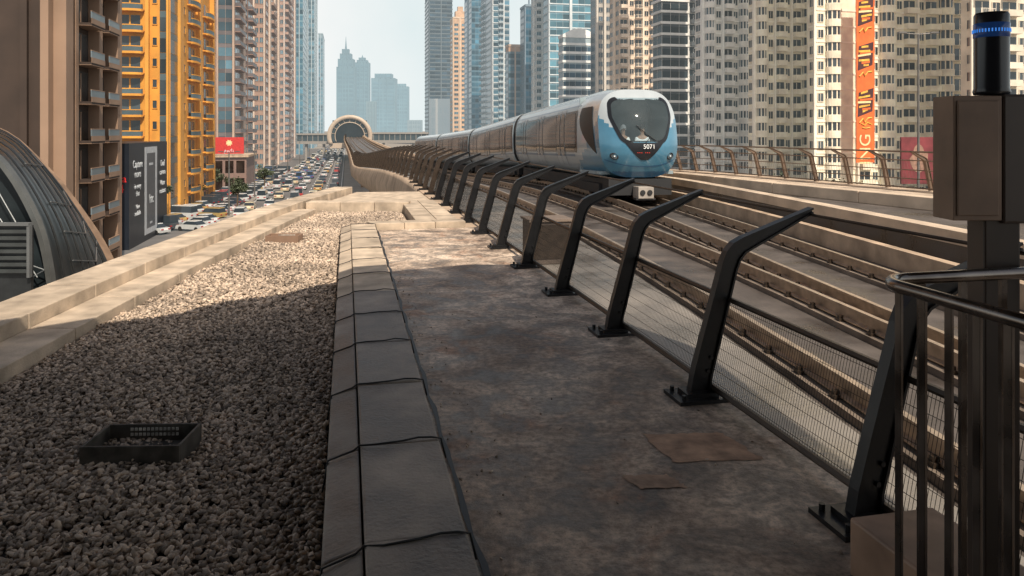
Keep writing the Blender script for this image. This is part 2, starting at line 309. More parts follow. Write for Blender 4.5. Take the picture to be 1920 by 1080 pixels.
def vent(px,py,label,s):
    Yb=(CZ+.1)*F/(py-HY); X=px2(px,Yb)
    v=thing('roof_drain',label,'drain',(X,Yb,-.115),math.radians(2),group='metal roof drains')
    m1=M('drain_metal',(.085,.075,.062),.6,metal=.2,var=.5,scale=12) if s else M('drain_brown',(.24,.15,.10),.7,var=.3)
    fr=MB(); w,dp,h=.25,.15,.115
    for (a,b) in (((-w,-dp),(w,-dp+.014)),((-w,dp-.014),(w,dp)),((-w,-dp+.014),(-w+.014,dp-.014)),((w-.014,-dp+.014),(w,dp-.014))): fr.box(a[0],a[1],0,b[0],b[1],h)
    bevel(fr.build('frame',m1,v),.003)
    bo=MB(); bo.box(-w+.016,-dp+.016,.01,w-.016,dp-.016,.03); bo.build('base',m1,v)
    gr=MB()
    for j in range(2):
        for i in range(12):
            x=-w*.5+i*.022; gr.box(x,dp-.020,.055+j*.028,x+.014,dp-.0145,.070+j*.028)
    gr.build('slots',M('slot_light',(.50,.47,.42),.6,var=.5,scale=15),v)
    return v
vent(268,850,'dark metal box drain sitting on the shaded gravel in front',1)
vent(533,452,'low brown box drain on the sunlit gravel further back',0)
# ---------------------------------------------------------------- viaduct
EDGE=[(-5,XL(FN,-5)+.22),(5,XL(FN,5)+.22),(15,XL(FN,15)+.22),(26,XL(FN,26)+.1),(36,-6.1),(47,-8.9),(58,-11.7),(70,-14.6),(91,-19.2),(149,-32.3),(250,-55.8),(345,-77.2)]
ZO=[(-5,0),(10,0),(20,0),(27,-.03),(36,-.28),(47,-.75),(60,-1.3),(74,-1.7),(100,-2.2),(149,-2.3),(250,-1.6),(345,-.7)]
XR=[(-5,5.95),(3,5.55),(9.3,5.1),(17.8,4.5),(22.5,4.0),(30,3.0),(40,1.4),(57,-2.0),(74,-6.2),(91,-10.6),(149,-25.8),(250,-49.8),(345,-71)]
SEP=[(-5,1.75),(10,1.85),(25,3.1),(40,3.8),(345,3.8)]
XLED=[(-5,9),(11.9,7.3),(25,5.75),(40,3.4),(57,.05),(74,-4.1),(91,-8.5),(149,-23.6),(250,-47.7),(345,-69)]
XRF=[(-5,19.6),(5,15.4),(10,13.4),(17.9,10.2),(24,7.9),(29,6.4),(40,4.0),(57,.6),(74,-3.6),(91,-8),(149,-23.1),(250,-47.2),(345,-68.5)]
Zf=lambda y:herm(ZO,y)
YS=[-5,-2,1,4,7,10,13,16,19]+[20.62]+[22+i*2 for i in range(40)]+[104,110,118,128,140,155,175,200,225,250,280,310,345]
via=thing('viaduct','raised concrete railway viaduct running from the roof edge to the far arched station','viaduct')
fr=lambda y:herm(XR,y); fl=lambda y:herm(XR,y)-herm(SEP,y)
mb=MB(); G=[]; G2=[]
for y in YS:
    z=Zf(y); e=herm(EDGE,y); l=herm(XLED,y); r=herm(XRF,y)
    G.append([(e+.02,y,z-.75),(e+.5,y,z-.76),(l,y,z-.76),(l+.002,y,z-.2),(r-.25,y,z-.2)])
    s1=max(e+.35,fl(y)-1.05); G2.append([(e+.03,y,z-.755),(e+.03,y,z-.66),(s1,y,z-.66),(s1,y,z-.755)])
mb.grid(G); mb.build('trackbed',m_bed,via)
mb=MB(); mb.sweep(G2); mb.build('service_strip',m_strip,via)
mb=MB(); R=[]
for y in YS:
    if y<20.6: continue
    z=Zf(y); e=herm(EDGE,y); c=herm(XR,y)-1.9
    out=.25+min(1,(y-20)/25)*.35
    R.append([(e+.025,y,z-.72),(e,y,z-.02),(e-.34,y,z-.0),(e-.36,y,z-.12),(e-.36-out*.3,y,z-.5),(e-.36-out*.2,y,z-.95),(e+.1,y,z-1.5),(e+1.2,y,z-2.1),(c-1.2,y,z-2.6),(c+1.2,y,z-2.6)])
mb.grid(R); o=mb.build('edge_beam',m_conc,via,True)
mb=MB(); R=[]
for y in YS:
    z=Zf(y); e=herm(XRF,y); c=herm(XR,y)-1.9
    R.append([(e-.25,y,z-.2),(e-.23,y,z+.12),(e+.25,y,z+.14),(e+.3,y,z-.9),(e-.3,y,z-1.6),(c+1.2,y,z-2.6)])
mb.grid(R); mb.build('edge_beam',m_conc,via)
mb=MB(); R=[]
for y in YS:
    z=Zf(y); l=herm(XLED,y)
    R.append([(l-.03,y,z-.26),(l-.03,y,z-.04),(l+.32,y,z-.04),(l+.32,y,z-.26)])
mb.sweep(R); mb.build('ledge_kerb',m_ledge,via)
yy=4.0
while yy<40:
    a,b=yy,yy+2.9; w0=lambda t_:min(1.05,max(.3,(herm(XRF,t_)-herm(XLED,t_))*.45)); q=[(herm(XRF,a)-.26-w0(a),a),(herm(XRF,a)-.26,a),(herm(XRF,b)-.26,b),(herm(XRF,b)-.26-w0(b),b)]
    sb=MB(); sb.hexa([(x,y_,-.198+Zf(y_)) for x,y_ in q],[(x,y_,.10+Zf(y_)) for x,y_ in q]); bevel(sb.build('ledge_block',m_ledge,via),.015); yy+=2.92
def lin(off,fn,x0,x1,z0,z1,name,mat,ys=YS):
    mb=MB(); R=[]
    for y in ys:
        z=Zf(y); c=fn(y)+off
        R.append([(c+x0,y,z+z0),(c+x1,y,z+z0),(c+x1,y,z+z1),(c+x0,y,z+z1)])
    mb.sweep(R); return mb.build(name,mat,via)
for fn in (fr,fl):
    for s in (-.72,.72):
        lin(s,fn,-.14,.14,-.77,-.69,'track_plinth',m_plinth)
        mb=MB(); R=[]
        prof=[(-.055,-.67),(.055,-.67),(.055,-.655),(.010,-.64),(.010,-.54),(.032,-.53),(.032,-.50),(-.032,-.50),(-.032,-.53),(-.010,-.54),(-.010,-.64),(-.055,-.655)]
        for y in YS: R.append([(fn(y)+s+a,y,Zf(y)+b) for a,b in prof])
        mb.sweep(R); mb.build('rail',m_rail,via)
lin(1.75,fr,-.09,.09,-.77,-.42,'cable_trough',m_conc2)
fm=MB(); fm.box(-.11,-.05,-.69,.11,.05,-.655,0); fm.box(-.10,-.025,-.655,-.05,.025,-.62,0); fm.box(.05,-.025,-.655,.10,.025,-.62,0); fme=fm.mesh('rail_fastener',m_blk2)
cnt=0; rest=MB()
for i in range(60):
    y=2.5+i*.65
    for fn,s in ((fr,-.72),(fl,.72),(fl,-.72),(fr,.72)):
        if cnt<100: ob('rail_fastener',fme,via,(fn(y)+s,y,Zf(y))); cnt+=1
        else:
            c=fn(y)+s; rest.add([(a+c,b+y,cc+Zf(y)) for a,b,cc in fm.v],fm.f)
o=rest.build('rail_fastener',m_blk2,via); o['kind']='stuff'
for y in (24,52,80,110,145,185,230,280,325):
    x=herm(XR,y)-1.9; z=Zf(y)-2.5; mb=MB(); R=[]
    for zz,hw in ((GZ,1.0),(z-2.2,1.0),(z-1.0,1.5),(z,3.0)):
        R.append([(x+hw*math.cos(a)*1.0,y+ .9*math.sin(a),zz) for a in [2*math.pi*k/16 for k in range(16)]])
    mb.sweep(R); mb.build('pier',m_conc,via,True)
# ---------------------------------------------------------------- fences
def fence_post_mesh(mir=1,fd=.030,sc=1.0):
    mb=MB()
    L_=[(-.06,.02),(-.038,.14),(.02,.35),(.128,.72),(.152,.81),(.178,.87),(.222,.918),(.285,.95),(.76,1.118)]
    R_=[(.062,.02),(.072,.12),(.112,.27),(.240,.76),(.264,.82),(.300,.862),(.36,.893),(.76,1.093)]
    L_=[(a*sc,b*sc) for a,b in L_]; R_=[(a*sc,b*sc) for a,b in R_]
    pr=L_+R_[::-1]
    pr=[(a*mir,b) for a,b in pr]
    if mir<0: pr=pr[::-1]
    mb.prism(pr,lambda p:(p[0],.014,p[1]),lambda p:(p[0],-.014,p[1]))
    for P in (L_,R_):
        rr=[]
        for i,(a,b) in enumerate(P):
            a0,b0=P[max(0,i-1)]; a1,b1=P[min(len(P)-1,i+1)]; tx,tz=a1-a0,b1-b0; l=math.hypot(tx,tz); nx,nz=-tz/l*.006,tx/l*.006
            rr.append([((a-nx)*mir,-fd,b-nz),((a+nx)*mir,-fd,b+nz),((a+nx)*mir,fd,b+nz),((a-nx)*mir,fd,b-nz)])
        mb.sweep(rr)
    for z_ in (.16,.24):
        x_=.01+.27*z_
        mb.tube([(x_*mir,-.028,z_),(x_*mir,-.014,z_)],.012,6)
    return mb
pmm=fence_post_mesh(); pm=pmm.mesh('post',m_blk); pmf=pmm.mesh('post',m_blk2)
bp=MB(); bp.box(-.17,-.12,0,.17,.12,.022); bp.box(-.10,-.07,.022,.10,.07,.045)
for a in (-.13,.13):
    for b in (-.085,.085): bp.tube([(a,b,.022),(a,b,.05)],.014,6)
bpm=bp.mesh('base_plate',m_blk)
fence=thing('mesh_fence','long black leaning fence with wire mesh between the walkway and the tracks','fence')
posts=[]
for k in range(-2,46):
    dd=4.134+1.465*k
    if dd<26:
        x,y=Lc(FN,dd); a=ANG; z=0 if dd<20.8 else Zf(y)
    else:
        y=Lc(FN,dd)[1]; x=herm(EDGE,y)-.17; a=math.atan(-(herm(EDGE,y+1)-herm(EDGE,y-1))/2); z=Zf(y)
    posts.append((x,y,z,a))
yy=posts[-1][1]+3
while yy<330:
    posts.append((herm(EDGE,yy)-.17,yy,Zf(yy),math.atan(-(herm(EDGE,yy+1)-herm(EDGE,yy-1))/2))); yy+=3 if yy<100 else 8
for i,(x,y,z,a) in enumerate(posts):
    o=ob('post',pm if i<12 else pmf,fence,(x,y,z),a)  # far posts use lighter bronze, their brown sunlit look put into colour
    if i<16: ob('base_plate',bpm,o)
def fpt(p,t,z): return Vector((p[0]+math.cos(p[3])*t,p[1]+math.sin(p[3])*t,p[2]+z))
mb=MB(); mb.tube([fpt(p,.745,1.08) for p in posts],.010,6); mb.build('top_cable',m_blk2,fence)
T0,Z0,T1,Z1=.09,.06,.20,.58
for (t_,z_,w_) in ((T1,Z1,.017),(T0,Z0,.02)):
    mb=MB(); mb.tube([fpt(p,t_,z_) for p in posts],w_,6); mb.build('cross_rail',m_blk2,fence)
for i in range(len(posts)-1):
    p,q=posts[i],posts[i+1]; mb=MB()
    if i<12: nvw,nh,r=72,8,.0014
    elif i<24: nvw,nh,r=24,4,.0028
    elif i<47: nvw,nh,r=12,3,.005
    else: nvw,nh,r=10,2,.012
    for j in range(nvw):
        u=(j+.5)/nvw; a=fpt(p,T0,Z0).lerp(fpt(q,T0,Z0),u); b=fpt(p,T1,Z1).lerp(fpt(q,T1,Z1),u)
        mb.tube([a,b],r,3,cap=False)
    for j in range(nh):
        u=(j+.5)/nh; a=fpt(p,T0,Z0).lerp(fpt(p,T1,Z1),u); b=fpt(q,T0,Z0).lerp(fpt(q,T1,Z1),u)
        mb.tube([a,b],r*1.3,3,cap=False)
    mb.build('mesh_panel',m_wire,fence)
m_brz=M('bronze_steel',(.17,.115,.08),.45,metal=.3,var=.3)
pm2=fence_post_mesh(-1,.035,.88).mesh('post',m_brz)
rf=thing('mesh_fence','bronze brown leaning fence on the far side of the tracks, right of the train','fence')
RP=[]; yy=3.0
while yy<120:
    x=herm(XRF,yy); sl_=(herm(XRF,yy+.5)-herm(XRF,yy-.5)); RP.append((x,yy,Zf(yy)+.13,math.atan(-sl_))); yy+=1.25/math.sqrt(1+sl_*sl_) if yy<45 else 4
for p in RP: ob('post',pm2,rf,(p[0],p[1],p[2]),p[3])
for (t_,z_,w_) in ((-.65,.965,.024),(-.235,.74,.016),(-.16,.5,.014),(-.12,.28,.014),(-.08,.06,.018)):
    mb=MB(); mb.tube([fpt(p,t_,z_) for p in RP],w_,6); mb.build('cross_rail',m_brz,rf)
for i in range(len(RP)-1):
    p,q=RP[i],RP[i+1]; mb=MB()
    for j in range(14):
        u=(j+.5)/14; mb.tube([fpt(p,-.08,.07).lerp(fpt(q,-.08,.07),u),fpt(p,-.235,.74).lerp(fpt(q,-.235,.74),u)],.003,3,cap=False)
    mb.build('mesh_panel',m_brz,rf)
cb=thing('trackside_cabinet','squat grey brown cabinet on the trackbed just behind the fence','cabinet',(.60,12.9,-.66),ANG)
mb=MB(); mb.box(-.36,-.3,0,.36,.3,.72); bevel(mb.build('body',M('cabinet_paint',(.10,.075,.06),.6,var=.35),cb),.015)
mb=MB(); mb.box(-.39,-.33,.723,.39,.33,.76); mb.build('lid',M('cabinet_lid',(.17,.125,.095),.6),cb)
mb=MB(); mb.box(-.31,-.315,.1,.31,-.303,.67); mb.build('door',m_blk2,cb)
# ---------------------------------------------------------------- near right railing, signal post
rl=thing('steel_railing','dull steel railing with upright bars in the right foreground','railing',(1.04,2.05,0),ANG)
def rpath(zz,r):
    c=[]
    for k in range(9):
        a=math.pi/2+k/8*math.pi/2; c.append((r+r*math.cos(a),-.04+r*math.sin(a),zz))
    return [(1.3,r-.04,zz),(.7,r-.04,zz)]+c+[(0,-.5,zz),(0,-1.6,zz)]
mb=MB(); mb.tube(rpath(1.178,.10),.018,12); mb.build('top_rail',M('worn_rail_steel',(.17,.15,.135),.22,metal=1,var=.4,scale=8,rvar=.1),rl,True)
for i in range(13):
    mb=MB(); yb=-.03-.086*i; mb.box(-.004,yb-.011,.03,.006,yb+.011,1.165); bevel(mb.build('bar',m_dsteel,rl),.002)
for i in range(8):
    mb=MB(); xb=.15+.14*i; mb.box(xb-.01,.054,.03,xb+.01,.066,1.165); mb.build('bar',m_dsteel,rl)
mb=MB(); mb.box(-.012,-1.6,0,.012,0,.03); mb.box(.02,.05,0,1.3,.07,.03); mb.build('bottom_rail',m_blk,rl)
sp=thing('signal_post','dark post with two control boxes and a blue beacon at right','signal',(px2(1862,2.3),2.3,0),0)
mb=MB(); mb.box(-.052,-.04,0,.058,.05,1.42); bevel(mb.build('post',M('brown_black_post',(.045,.030,.022),.5,var=.4),sp),.006)
mb=MB(); mb.box(-.158,-.06,1.33,-.012,.05,1.705); mb.box(-.148,-.066,1.345,-.024,-.0605,1.69)
bevel(mb.build('control_box',M('brown_box_paint',(.25,.165,.115),.5,var=.25,scale=6),sp),.006)
mb=MB(); mb.box(-.006,-.055,1.32,.16,.07,1.71); bevel(mb.build('control_box',M('dark_box_paint',(.06,.043,.035),.45,var=.3),sp),.008)
mb=MB(); R=[]
for z_,r_ in ((1.71,.048),(1.72,.051),(1.73,.048),(1.895,.048),(1.955,.048),(1.962,.044)): R.append([(-.005+r_*math.cos(a),r_*math.sin(a),z_) for a in [2*math.pi*k/32 for k in range(32)]])
mb.sweep(R); bc=mb.build('beacon',M('beacon_black',(.02,.022,.028),.25),sp,True)
mb=MB(); R=[[(-.005+r_*math.cos(a),r_*math.sin(a),z_) for a in [2*math.pi*k/32 for k in range(32)]] for z_,r_ in ((1.885,.0475),(1.887,.0495),(1.928,.0495),(1.930,.0475))]
mb.sweep(R); mb.build('lamp_lens',M('blue_band_lens',(.012,.045,.16),.12,emit=.25),bc,True)
mb=MB()
for k in range(36):
    a=2*math.pi*k/36; mb.box(-.005+.0497*math.cos(a)-.0014,.0497*math.sin(a)-.0014,1.901,-.005+.0497*math.cos(a)+.0014,.0497*math.sin(a)+.0014,1.911)
mb.build('lamp_element',M('blue_glow',(.05,.30,1.0),.15,emit=.55),bc)
bx=thing('junction_box','brown metal box on the floor at the foot of the nearest fence post','box',(1.28,2.62,0),ANG)
mb=MB(); mb.box(-.05,-.5,0,.3,.08,.21); bevel(mb.build('body',M('brown_box',(.36,.225,.15),.5,var=.3,scale=5),bx),.01)
mb=MB(); mb.box(-.16,-.12,0.001,-.053,.06,.012); mb.build('foot_plate',m_blk2,bx)
# ---------------------------------------------------------------- unseen canopy and added walls behind the camera, set to shade the foreground
CH=3.6; ofx=CH/math.tan(EL)*(-hx); ofy=-CH/math.tan(EL)*hy
sh=[(-3.6,6.0),(-1.8,8.0),(-.4,8.7),(1.4,8.6),(2.2,7.2),(2.6,4),(3.2,-3),(3.2,-10),(-14,-10),(-14,-1),(-5.4,4.3)]  # wanted shadow outline on the floor; the canopy is shaped from it
sh=[(x+ofx,y+ofy) for x,y in sh]
cn=MB(); cn.prism(sh[::-1],lambda p:(p[0],p[1],CH),lambda p:(p[0],p[1],CH+.3)); tag(cn.build('station_canopy',M('canopy_panel',(.10,.095,.09),.8)),'unseen flat station canopy shaped to shade the foreground, above and behind the viewpoint','canopy')
wl=MB(); wl.box(-12,-6.4,-.16,5,-6,CH-.01); tag(wl.build('blank_wall',M('sky_block_wall',(.08,.075,.07),.8)),'unseen dark wall added behind the viewpoint to block sky light','wall')  # added wall, keeps sky light off the foreground
wl=MB(); wl.box(-5.6,-5.9,-.16,-5.4,-.5,CH-.01); tag(wl.build('blank_wall',M('sky_block_wall2',(.08,.075,.07),.8)),'unseen dark side wall added left of and behind the viewpoint to block sky light','wall')  # second added wall, cuts sky light from the left
# ---------------------------------------------------------------- train
RZ=-.485
m_sil=M('silver_body_paint',(.36,.42,.45),.28,metal=.25,var=.08,scale=1,coat=.3)
m_door=M('door_silver_paint',(.42,.47,.50),.32,metal=.2,var=.06,coat=.2)
m_wht=M('pearl_silver_paint',(.52,.56,.57),.25,metal=.25,var=.04,coat=.6)
m_blue=M('muted_blue_paint',(.075,.22,.33),.28,metal=.15,var=.08,coat=.5)
m_blu2=M('deep_blue_paint',(.035,.12,.22),.3,var=.06,coat=.4)
m_gl=M('train_window_glass',(.026,.020,.018),.06,metal=.0,var=.6,scale=.8,spec=.55)
m_band=M('train_band_black',(.018,.018,.02),.16,var=.3,spec=.4)
m_cabgl=M('cab_side_glass',(.012,.014,.016),.35,spec=.15)
m_rub=M('black_rubber',(.015,.015,.016),.7)
def glass_mat():
    m=bpy.data.materials.new('windscreen_glass'); m.use_nodes=True; nt=m.node_tree; N=nt.nodes; b=N['Principled BSDF']
    b.inputs['Roughness'].default_value=.05
    tr=N.new('ShaderNodeBsdfTransparent'); tr.inputs['Color'].default_value=(.84,.91,.93,1); mx=N.new('ShaderNodeMixShader'); mx.inputs['Fac'].default_value=.22
    nt.links.new(tr.outputs[0],mx.inputs[1]); nt.links.new(b.outputs[0],mx.inputs[2]); nt.links.new(mx.outputs[0],N['Material Output'].inputs['Surface'])
    no=N.new('ShaderNodeTexNoise'); no.inputs['Scale'].default_value=2; r=N.new('ShaderNodeValToRGB'); r.color_ramp.elements[0].color=(.12,.16,.18,1); r.color_ramp.elements[1].color=(.28,.34,.36,1)
    nt.links.new(no.outputs['Fac'],r.inputs[0]); nt.links.new(r.outputs[0],b.inputs['Base Color'])
    return m
m_ws=glass_mat()
ax_,bz_,zc_=1.35,1.47,2.03
def outl(a):
    c,s=math.cos(a),math.sin(a); return (ax_*math.copysign(abs(c)**(2/3.4),c), bz_*math.copysign(abs(s)**(2/3.0),s))
def rnorm(x,z): return (abs(x/ax_)**3.4+abs((z-zc_)/bz_)**3.0)**(1/3.2)
def capY(x,z):
    r=min(1,rnorm(x,z)/.93)
    return .42*r**3+ .24*(abs(x)/ax_)**2 + .20*max(0,(z-1.55))**1.5 + .12*max(0,1.35-z)
WB,WT=1.70,3.12
def ws_hw(z):
    if z<=WB or z>=WT: return 0
    hw=.97-.07*abs((z-2.55)/.6)**2 if z>2.55 else .97-.33*((2.55-z)/.85)**1.25
    rc=.22; dz=min(z-WB,WT-z)
    if dz<rc: hw-=rc-math.sqrt(max(0,rc*rc-(rc-dz)**2))
    return hw
def in_ws(x,z,g=0):
    if z<WB+g or z>WT-g: return False
    return abs(x)<ws_hw(z)-g
train=thing('metro_train','silver and light blue metro train with a rounded nose running on the viaduct','train',(herm(XR,22.4),22.4,RZ),0)
def side_x(z,s):
    v=1-abs((z-zc_)/bz_)**3.0; return s*ax_*max(0,v)**(1/3.4)
def side_patch(mb,s,y0,y1,z0,z1,off=.012,nz=6,mi=0,rad=0):
    P=[]
    for i in range(nz+1):
        z=z0+(z1-z0)*i/nz; x=side_x(z,s)+s*off; ins=0
        if rad:
            dzz=min(z-z0,z1-z)
            if dzz<rad: ins=rad-math.sqrt(max(0,rad*rad-(rad-dzz)**2))
        P.append([(x,y0+ins,z),(x,y1-ins,z)])
    if s<0: P=[r[::-1] for r in P]
    mb.grid(P,mi)
carY=[22.4,39.6,56.6,73.6,90.6]
NT=96
for ci in range(4):
    ya,yb=carY[ci],carY[ci+1]; pa=Vector((herm(XR,ya),ya,RZ+Zf(ya))); pb=Vector((herm(XR,yb),yb,RZ+Zf(yb)))
    dv=pb-pa; Ln=dv.length; hd=math.atan2(-dv.x,dv.y); pitch=math.asin(dv.z/Ln)
    first=ci==0
    mb=MB(); st=2.6 if first else .35
    angs=[2*math.pi*k/NT for k in range(NT)]
    L1=Ln-.35
    rings=[]
    if first:
        for q in [0,.06,.14,.24,.36,.5,.65,.82,1]:
            ring=[]
            for a in angs:
                ox,oz=outl(a); s=.93+.07*math.sin(q*math.pi/2); x,z=ox*s,zc_+oz*s
                y0=capY(ox*.93,zc_+oz*.93); ring.append((x,y0+(2.6-y0)*q,z))
            rings.append(ring)
    else: rings.append([(outl(a)[0],.35,zc_+outl(a)[1]) for a in angs])
    for yy in np.linspace(st,L1,24)[1:]: rings.append([(outl(a)[0],yy,zc_+outl(a)[1]) for a in angs])
    for i in range(len(rings)-1):
        for k in range(NT):
            r0,r1=rings[i],rings[i+1]; k2=(k+1)%NT; vs=[r0[k],r0[k2],r1[k2],r1[k]]
            cy=sum(v[1] for v in vs)/4; cz=sum(v[2] for v in vs)/4
            mi=0
            if first and cy<3.4:
                lim=2.45-1.45*max(0,(cy-.9)/2.4)**.7
                mi=1 if cz<lim else (2 if cz>2.5 or cy<1.4 else 0)
            if cz>3.25: mi=2
            if cz<.62: mi=3
            mb.add([r0[k],r0[k2],r1[k2],r1[k]],[(3,2,1,0)],mi)
    if not first: mb.add(rings[0],[tuple(range(NT))],3)
    mb.add(rings[-1],[tuple(range(NT-1,-1,-1))],3)
    if first:
        NRr=44; P=[]
        for i in range(NRr+1):
            r=.001+.93*i/NRr; P.append([(outl(a)[0]*r,zc_+outl(a)[1]*r) for a in angs])
        for i in range(NRr):
            for k in range(NT):
                k2=(k+1)%NT; c4=[P[i][k],P[i][k2],P[i+1][k2],P[i+1][k]]; cx=sum(p[0] for p in c4)/4; cz=sum(p[1] for p in c4)/4
                if in_ws(cx,cz,.05): continue
                mi=2
                if cz<1.78+.66*(abs(cx)/1.15)**2.2: mi=1
                if cz<.85: mi=5
                mb.add([(p[0],capY(p[0],p[1]),p[1]) for p in c4],[(0,1,2,3)],mi)
    me=mb.mesh('carriage',[m_sil,m_blue,m_wht,m_rub,m_rub,m_blu2],True)
    bm=bmesh.new(); bm.from_mesh(me); bmesh.ops.remove_doubles(bm,verts=bm.verts,dist=.0015); bmesh.ops.recalc_face_normals(bm,faces=bm.faces); bm.to_mesh(me); bm.free()
    car=ob('carriage',me,train); car.location=pa-Vector(train.location); car.rotation_euler=(pitch,0,hd)
    for s in (-1,1):
        mb=MB(); side_patch(mb,s,3.2 if first else .55,L1-.15,1.42,2.86,.008,10,rad=.12); mb.build('window_band',m_band,car,True)
    y=3.5 if first else 1.0
    seq=[('w',1.5),('d',1.5),('w',2.6),('d',1.5),('w',2.6),('d',1.5),('w',1.4)] if first else [('w',1.3),('d',1.5),('w',3.0),('d',1.5),('w',3.0),('d',1.5),('w',1.3)]
    tot=sum(a[1] for a in seq); gap=(L1-y-.4-tot)/(len(seq)-1)
    for kd,wd in seq:
        for s in (-1,1):
            if kd=='w':
                mb=MB(); side_patch(mb,s,y-.1,y+wd+.1,1.5,2.78,.016,10,rad=.16); mb.build('window',m_gl,car,True)
            else:
                mb=MB(); side_patch(mb,s,y,y+wd,.72,2.95,.012,10,mi=0)
                for hh in (0,1): side_patch(mb,s,y+.07+hh*wd/2,y+wd/2-.07+hh*wd/2,1.30,2.82,.022,8,mi=1,rad=.1)
                side_patch(mb,s,y+wd/2-.012,y+wd/2+.012,.72,2.95,.020,8,mi=2)
                for e in (y-.02,y+wd): side_patch(mb,s,e,e+.025,.72,2.95,.018,8,mi=2)
                mb.build('door',[m_door,m_gl,m_rub],car,True)
        y+=wd+gap
    for s in (-1,1):
        mb=MB(); side_patch(mb,s,3.6 if first else .4,L1-.05,1.28,1.36,.011,1); side_patch(mb,s,3.0 if first else .4,L1-.05,3.0,3.04,.011,1); mb.build('trim_stripe',m_blu2,car)
    mb=MB(); mb.box(-1.0,1.4 if first else .6,.18,1.0,L1-.4,.60); mb.build('underframe',m_rub,car)
    for by in ((2.6,Ln-2.6)):
        mb=MB(); mb.box(-1.1,by-1.3,.15,1.1,by+1.3,.45)
        for wy in (-.95,.95):
            for s in (-1,1): mb.tube([(s*.66,by+wy,.36),(s*.80,by+wy,.36)],.36,18)
        mb.build('bogie',m_rub,car)
    mb=MB(); mb.prism([(-1.05,.6),(1.05,.6),(1.05,3.1),(.7,3.3),(-.7,3.3),(-1.05,3.1)],lambda p:(p[0],L1-.02,p[1]),lambda p:(p[0],Ln+.37,p[1])); mb.build('gangway',m_rub,car)
    if first: lead=car
zr=[WB+(WT-WB)*(.5-.5*math.cos(math.pi*i/40)) for i in range(41)]; zr=[min(max(z,WB+.0015),WT-.0015) for z in zr]
mb=MB(); mb.grid([[(x,capY(x,z)-.012,z) for x in np.linspace(-ws_hw(z),ws_hw(z),25)] for z in zr]); wsg=mb.build('windscreen',m_ws,lead,True)
outer=[(ws_hw(z)+.03,z) for z in zr]
pts=[(x,z) for x,z in outer]+[(-x,z) for x,z in outer[::-1]]
czm=(WB+WT)/2; mb=MB(); oo=[]; ii=[]
for x,z in pts:
    v=Vector((x,z-czm)); sc=(v.length-.10)/v.length; zo=czm+(z-czm)*(1+.03/.71); oo.append((x,capY(x,zo)-.018,zo)); ii.append((x*sc,capY(x*sc,czm+(z-czm)*sc)-.020,czm+(z-czm)*sc))
n=len(pts); mb.add(oo+ii,[(i,(i+1)%n,n+(i+1)%n,n+i) for i in range(n)]); mb.build('windscreen_frame',M('frame_black',(.012,.013,.015),.3),wsg,True)
def patch(shape,nu,nv,off):
    P=[]
    for i in range(nv+1):
        r=[]
        for j in range(nu+1):
            x,z=shape(j/nu,i/nv); r.append((x,capY(x,z)-off,z))
        P.append(r)
    return P
mb=MB(); mb.grid(patch(lambda u,v:((-1+2*u)*(.10+.50*v**.8),1.20+.52*v),16,8,.016)); mb.build('nose_mask',M('mask_black',(.012,.014,.018),.35),lead,True)
mb=MB(); mb.grid(patch(lambda u,v:((-1+2*u)*1.12,.98+.035*v+.22*abs(-1+2*u)**2.2),24,1,.008)); mb.build('bumper_line',m_blu2,lead,True)
text('fleet_number','5071',.19,m_white,lead,Matrix.Translation((.12,capY(.2,1.58)-.05,1.60))@Matrix.Rotation(math.radians(82),4,'X'))
m_red=M('red_mark',(.6,.05,.03),.4)
mb=MB()
for x in (-.24,-.18,-.12,.0,.06,.12): mb.grid([[(x,capY(x,1.41)-.03,1.41),(x+.03,capY(x,1.41)-.03,1.41)],[(x,capY(x,1.43)-.03,1.435),(x+.03,capY(x,1.43)-.03,1.435)]])
mb.build('operator_mark',m_red,lead)
m_lamp=M('lamp_glass',(.6,.62,.62),.1,var=.05)
for s in (-1,1):
    x,z=s*.88,1.32; yy=capY(x,z)
    mb=MB(); R=[[(x+r*math.cos(a),yy+yo+ s*.38*r*math.cos(a),z+r*.85*math.sin(a)+s*.25*r*math.cos(a)) for a in [2*math.pi*k/24 for k in range(24)]] for r,yo in ((.12,.03),(.115,-.03),(.09,-.035),(.085,-.012))]
    mb.sweep(R,0,True,False); h=mb.build('headlight',m_rub,lead,True)
    mb=MB(); mb.add([R[-1][k] for k in range(24)],[tuple(range(24))]); mb.build('lens',M('lens_dark',(.08,.10,.11),.08),h)
    mb=MB(); mb.tube([(x,yy-.03,z),(x,yy-.045,z)],.026,12); mb.build('bulb',m_lamp,h)
    mb=MB(); side=[]
    for i in range(13):
        u=i/12; z=1.40+1.5*u; y0=.95+.50*u; y1=1.0+2.0*math.sin(min(1,u*1.15)*math.pi/2)-.3*u*u
        row=[]
        for j in range(9):
            yy=y0+(max(y1,y0+.05)-y0)*j/8; q=max(0,min(1,(yy-.75)/(1.85))); sc=.93+.07*math.sin(q*math.pi/2); row.append((side_x(zc_+(z-zc_)/sc,s)*sc+s*.018,yy,z))
        side.append(row)
    mb.grid(side); mb.build('cab_window',m_cabgl,lead,True)
mb=MB(); mb.tube([(x,capY(x,z)-.05,z) for x,z in ((-.25,2.25),(.05,1.98),(.35,1.78))],.012,5); mb.tube([(x,capY(x,z)-.05,z) for x,z in ((0,1.72),(.12,1.85),(.08,1.95))],.01,5); mb.build('wiper',m_rub,lead)
mb=MB(); mb.box(-.24,-.05,.05,.24,.5,.40,0); mb.box(-.3,-.02,0,.3,.3,.05,1)
for x in (-.11,.11): mb.tube([(x,-.055,.23),(x,-.09,.23)],.08,14,1)
bevel(mb.build('coupler',[M('coupler_paint',(.34,.30,.26),.5),m_rub],lead),.01)
mb=MB(); mb.box(-1.0,.5,.12,1.0,1.5,.62); mb.build('bumper_skirt',m_rub,lead)
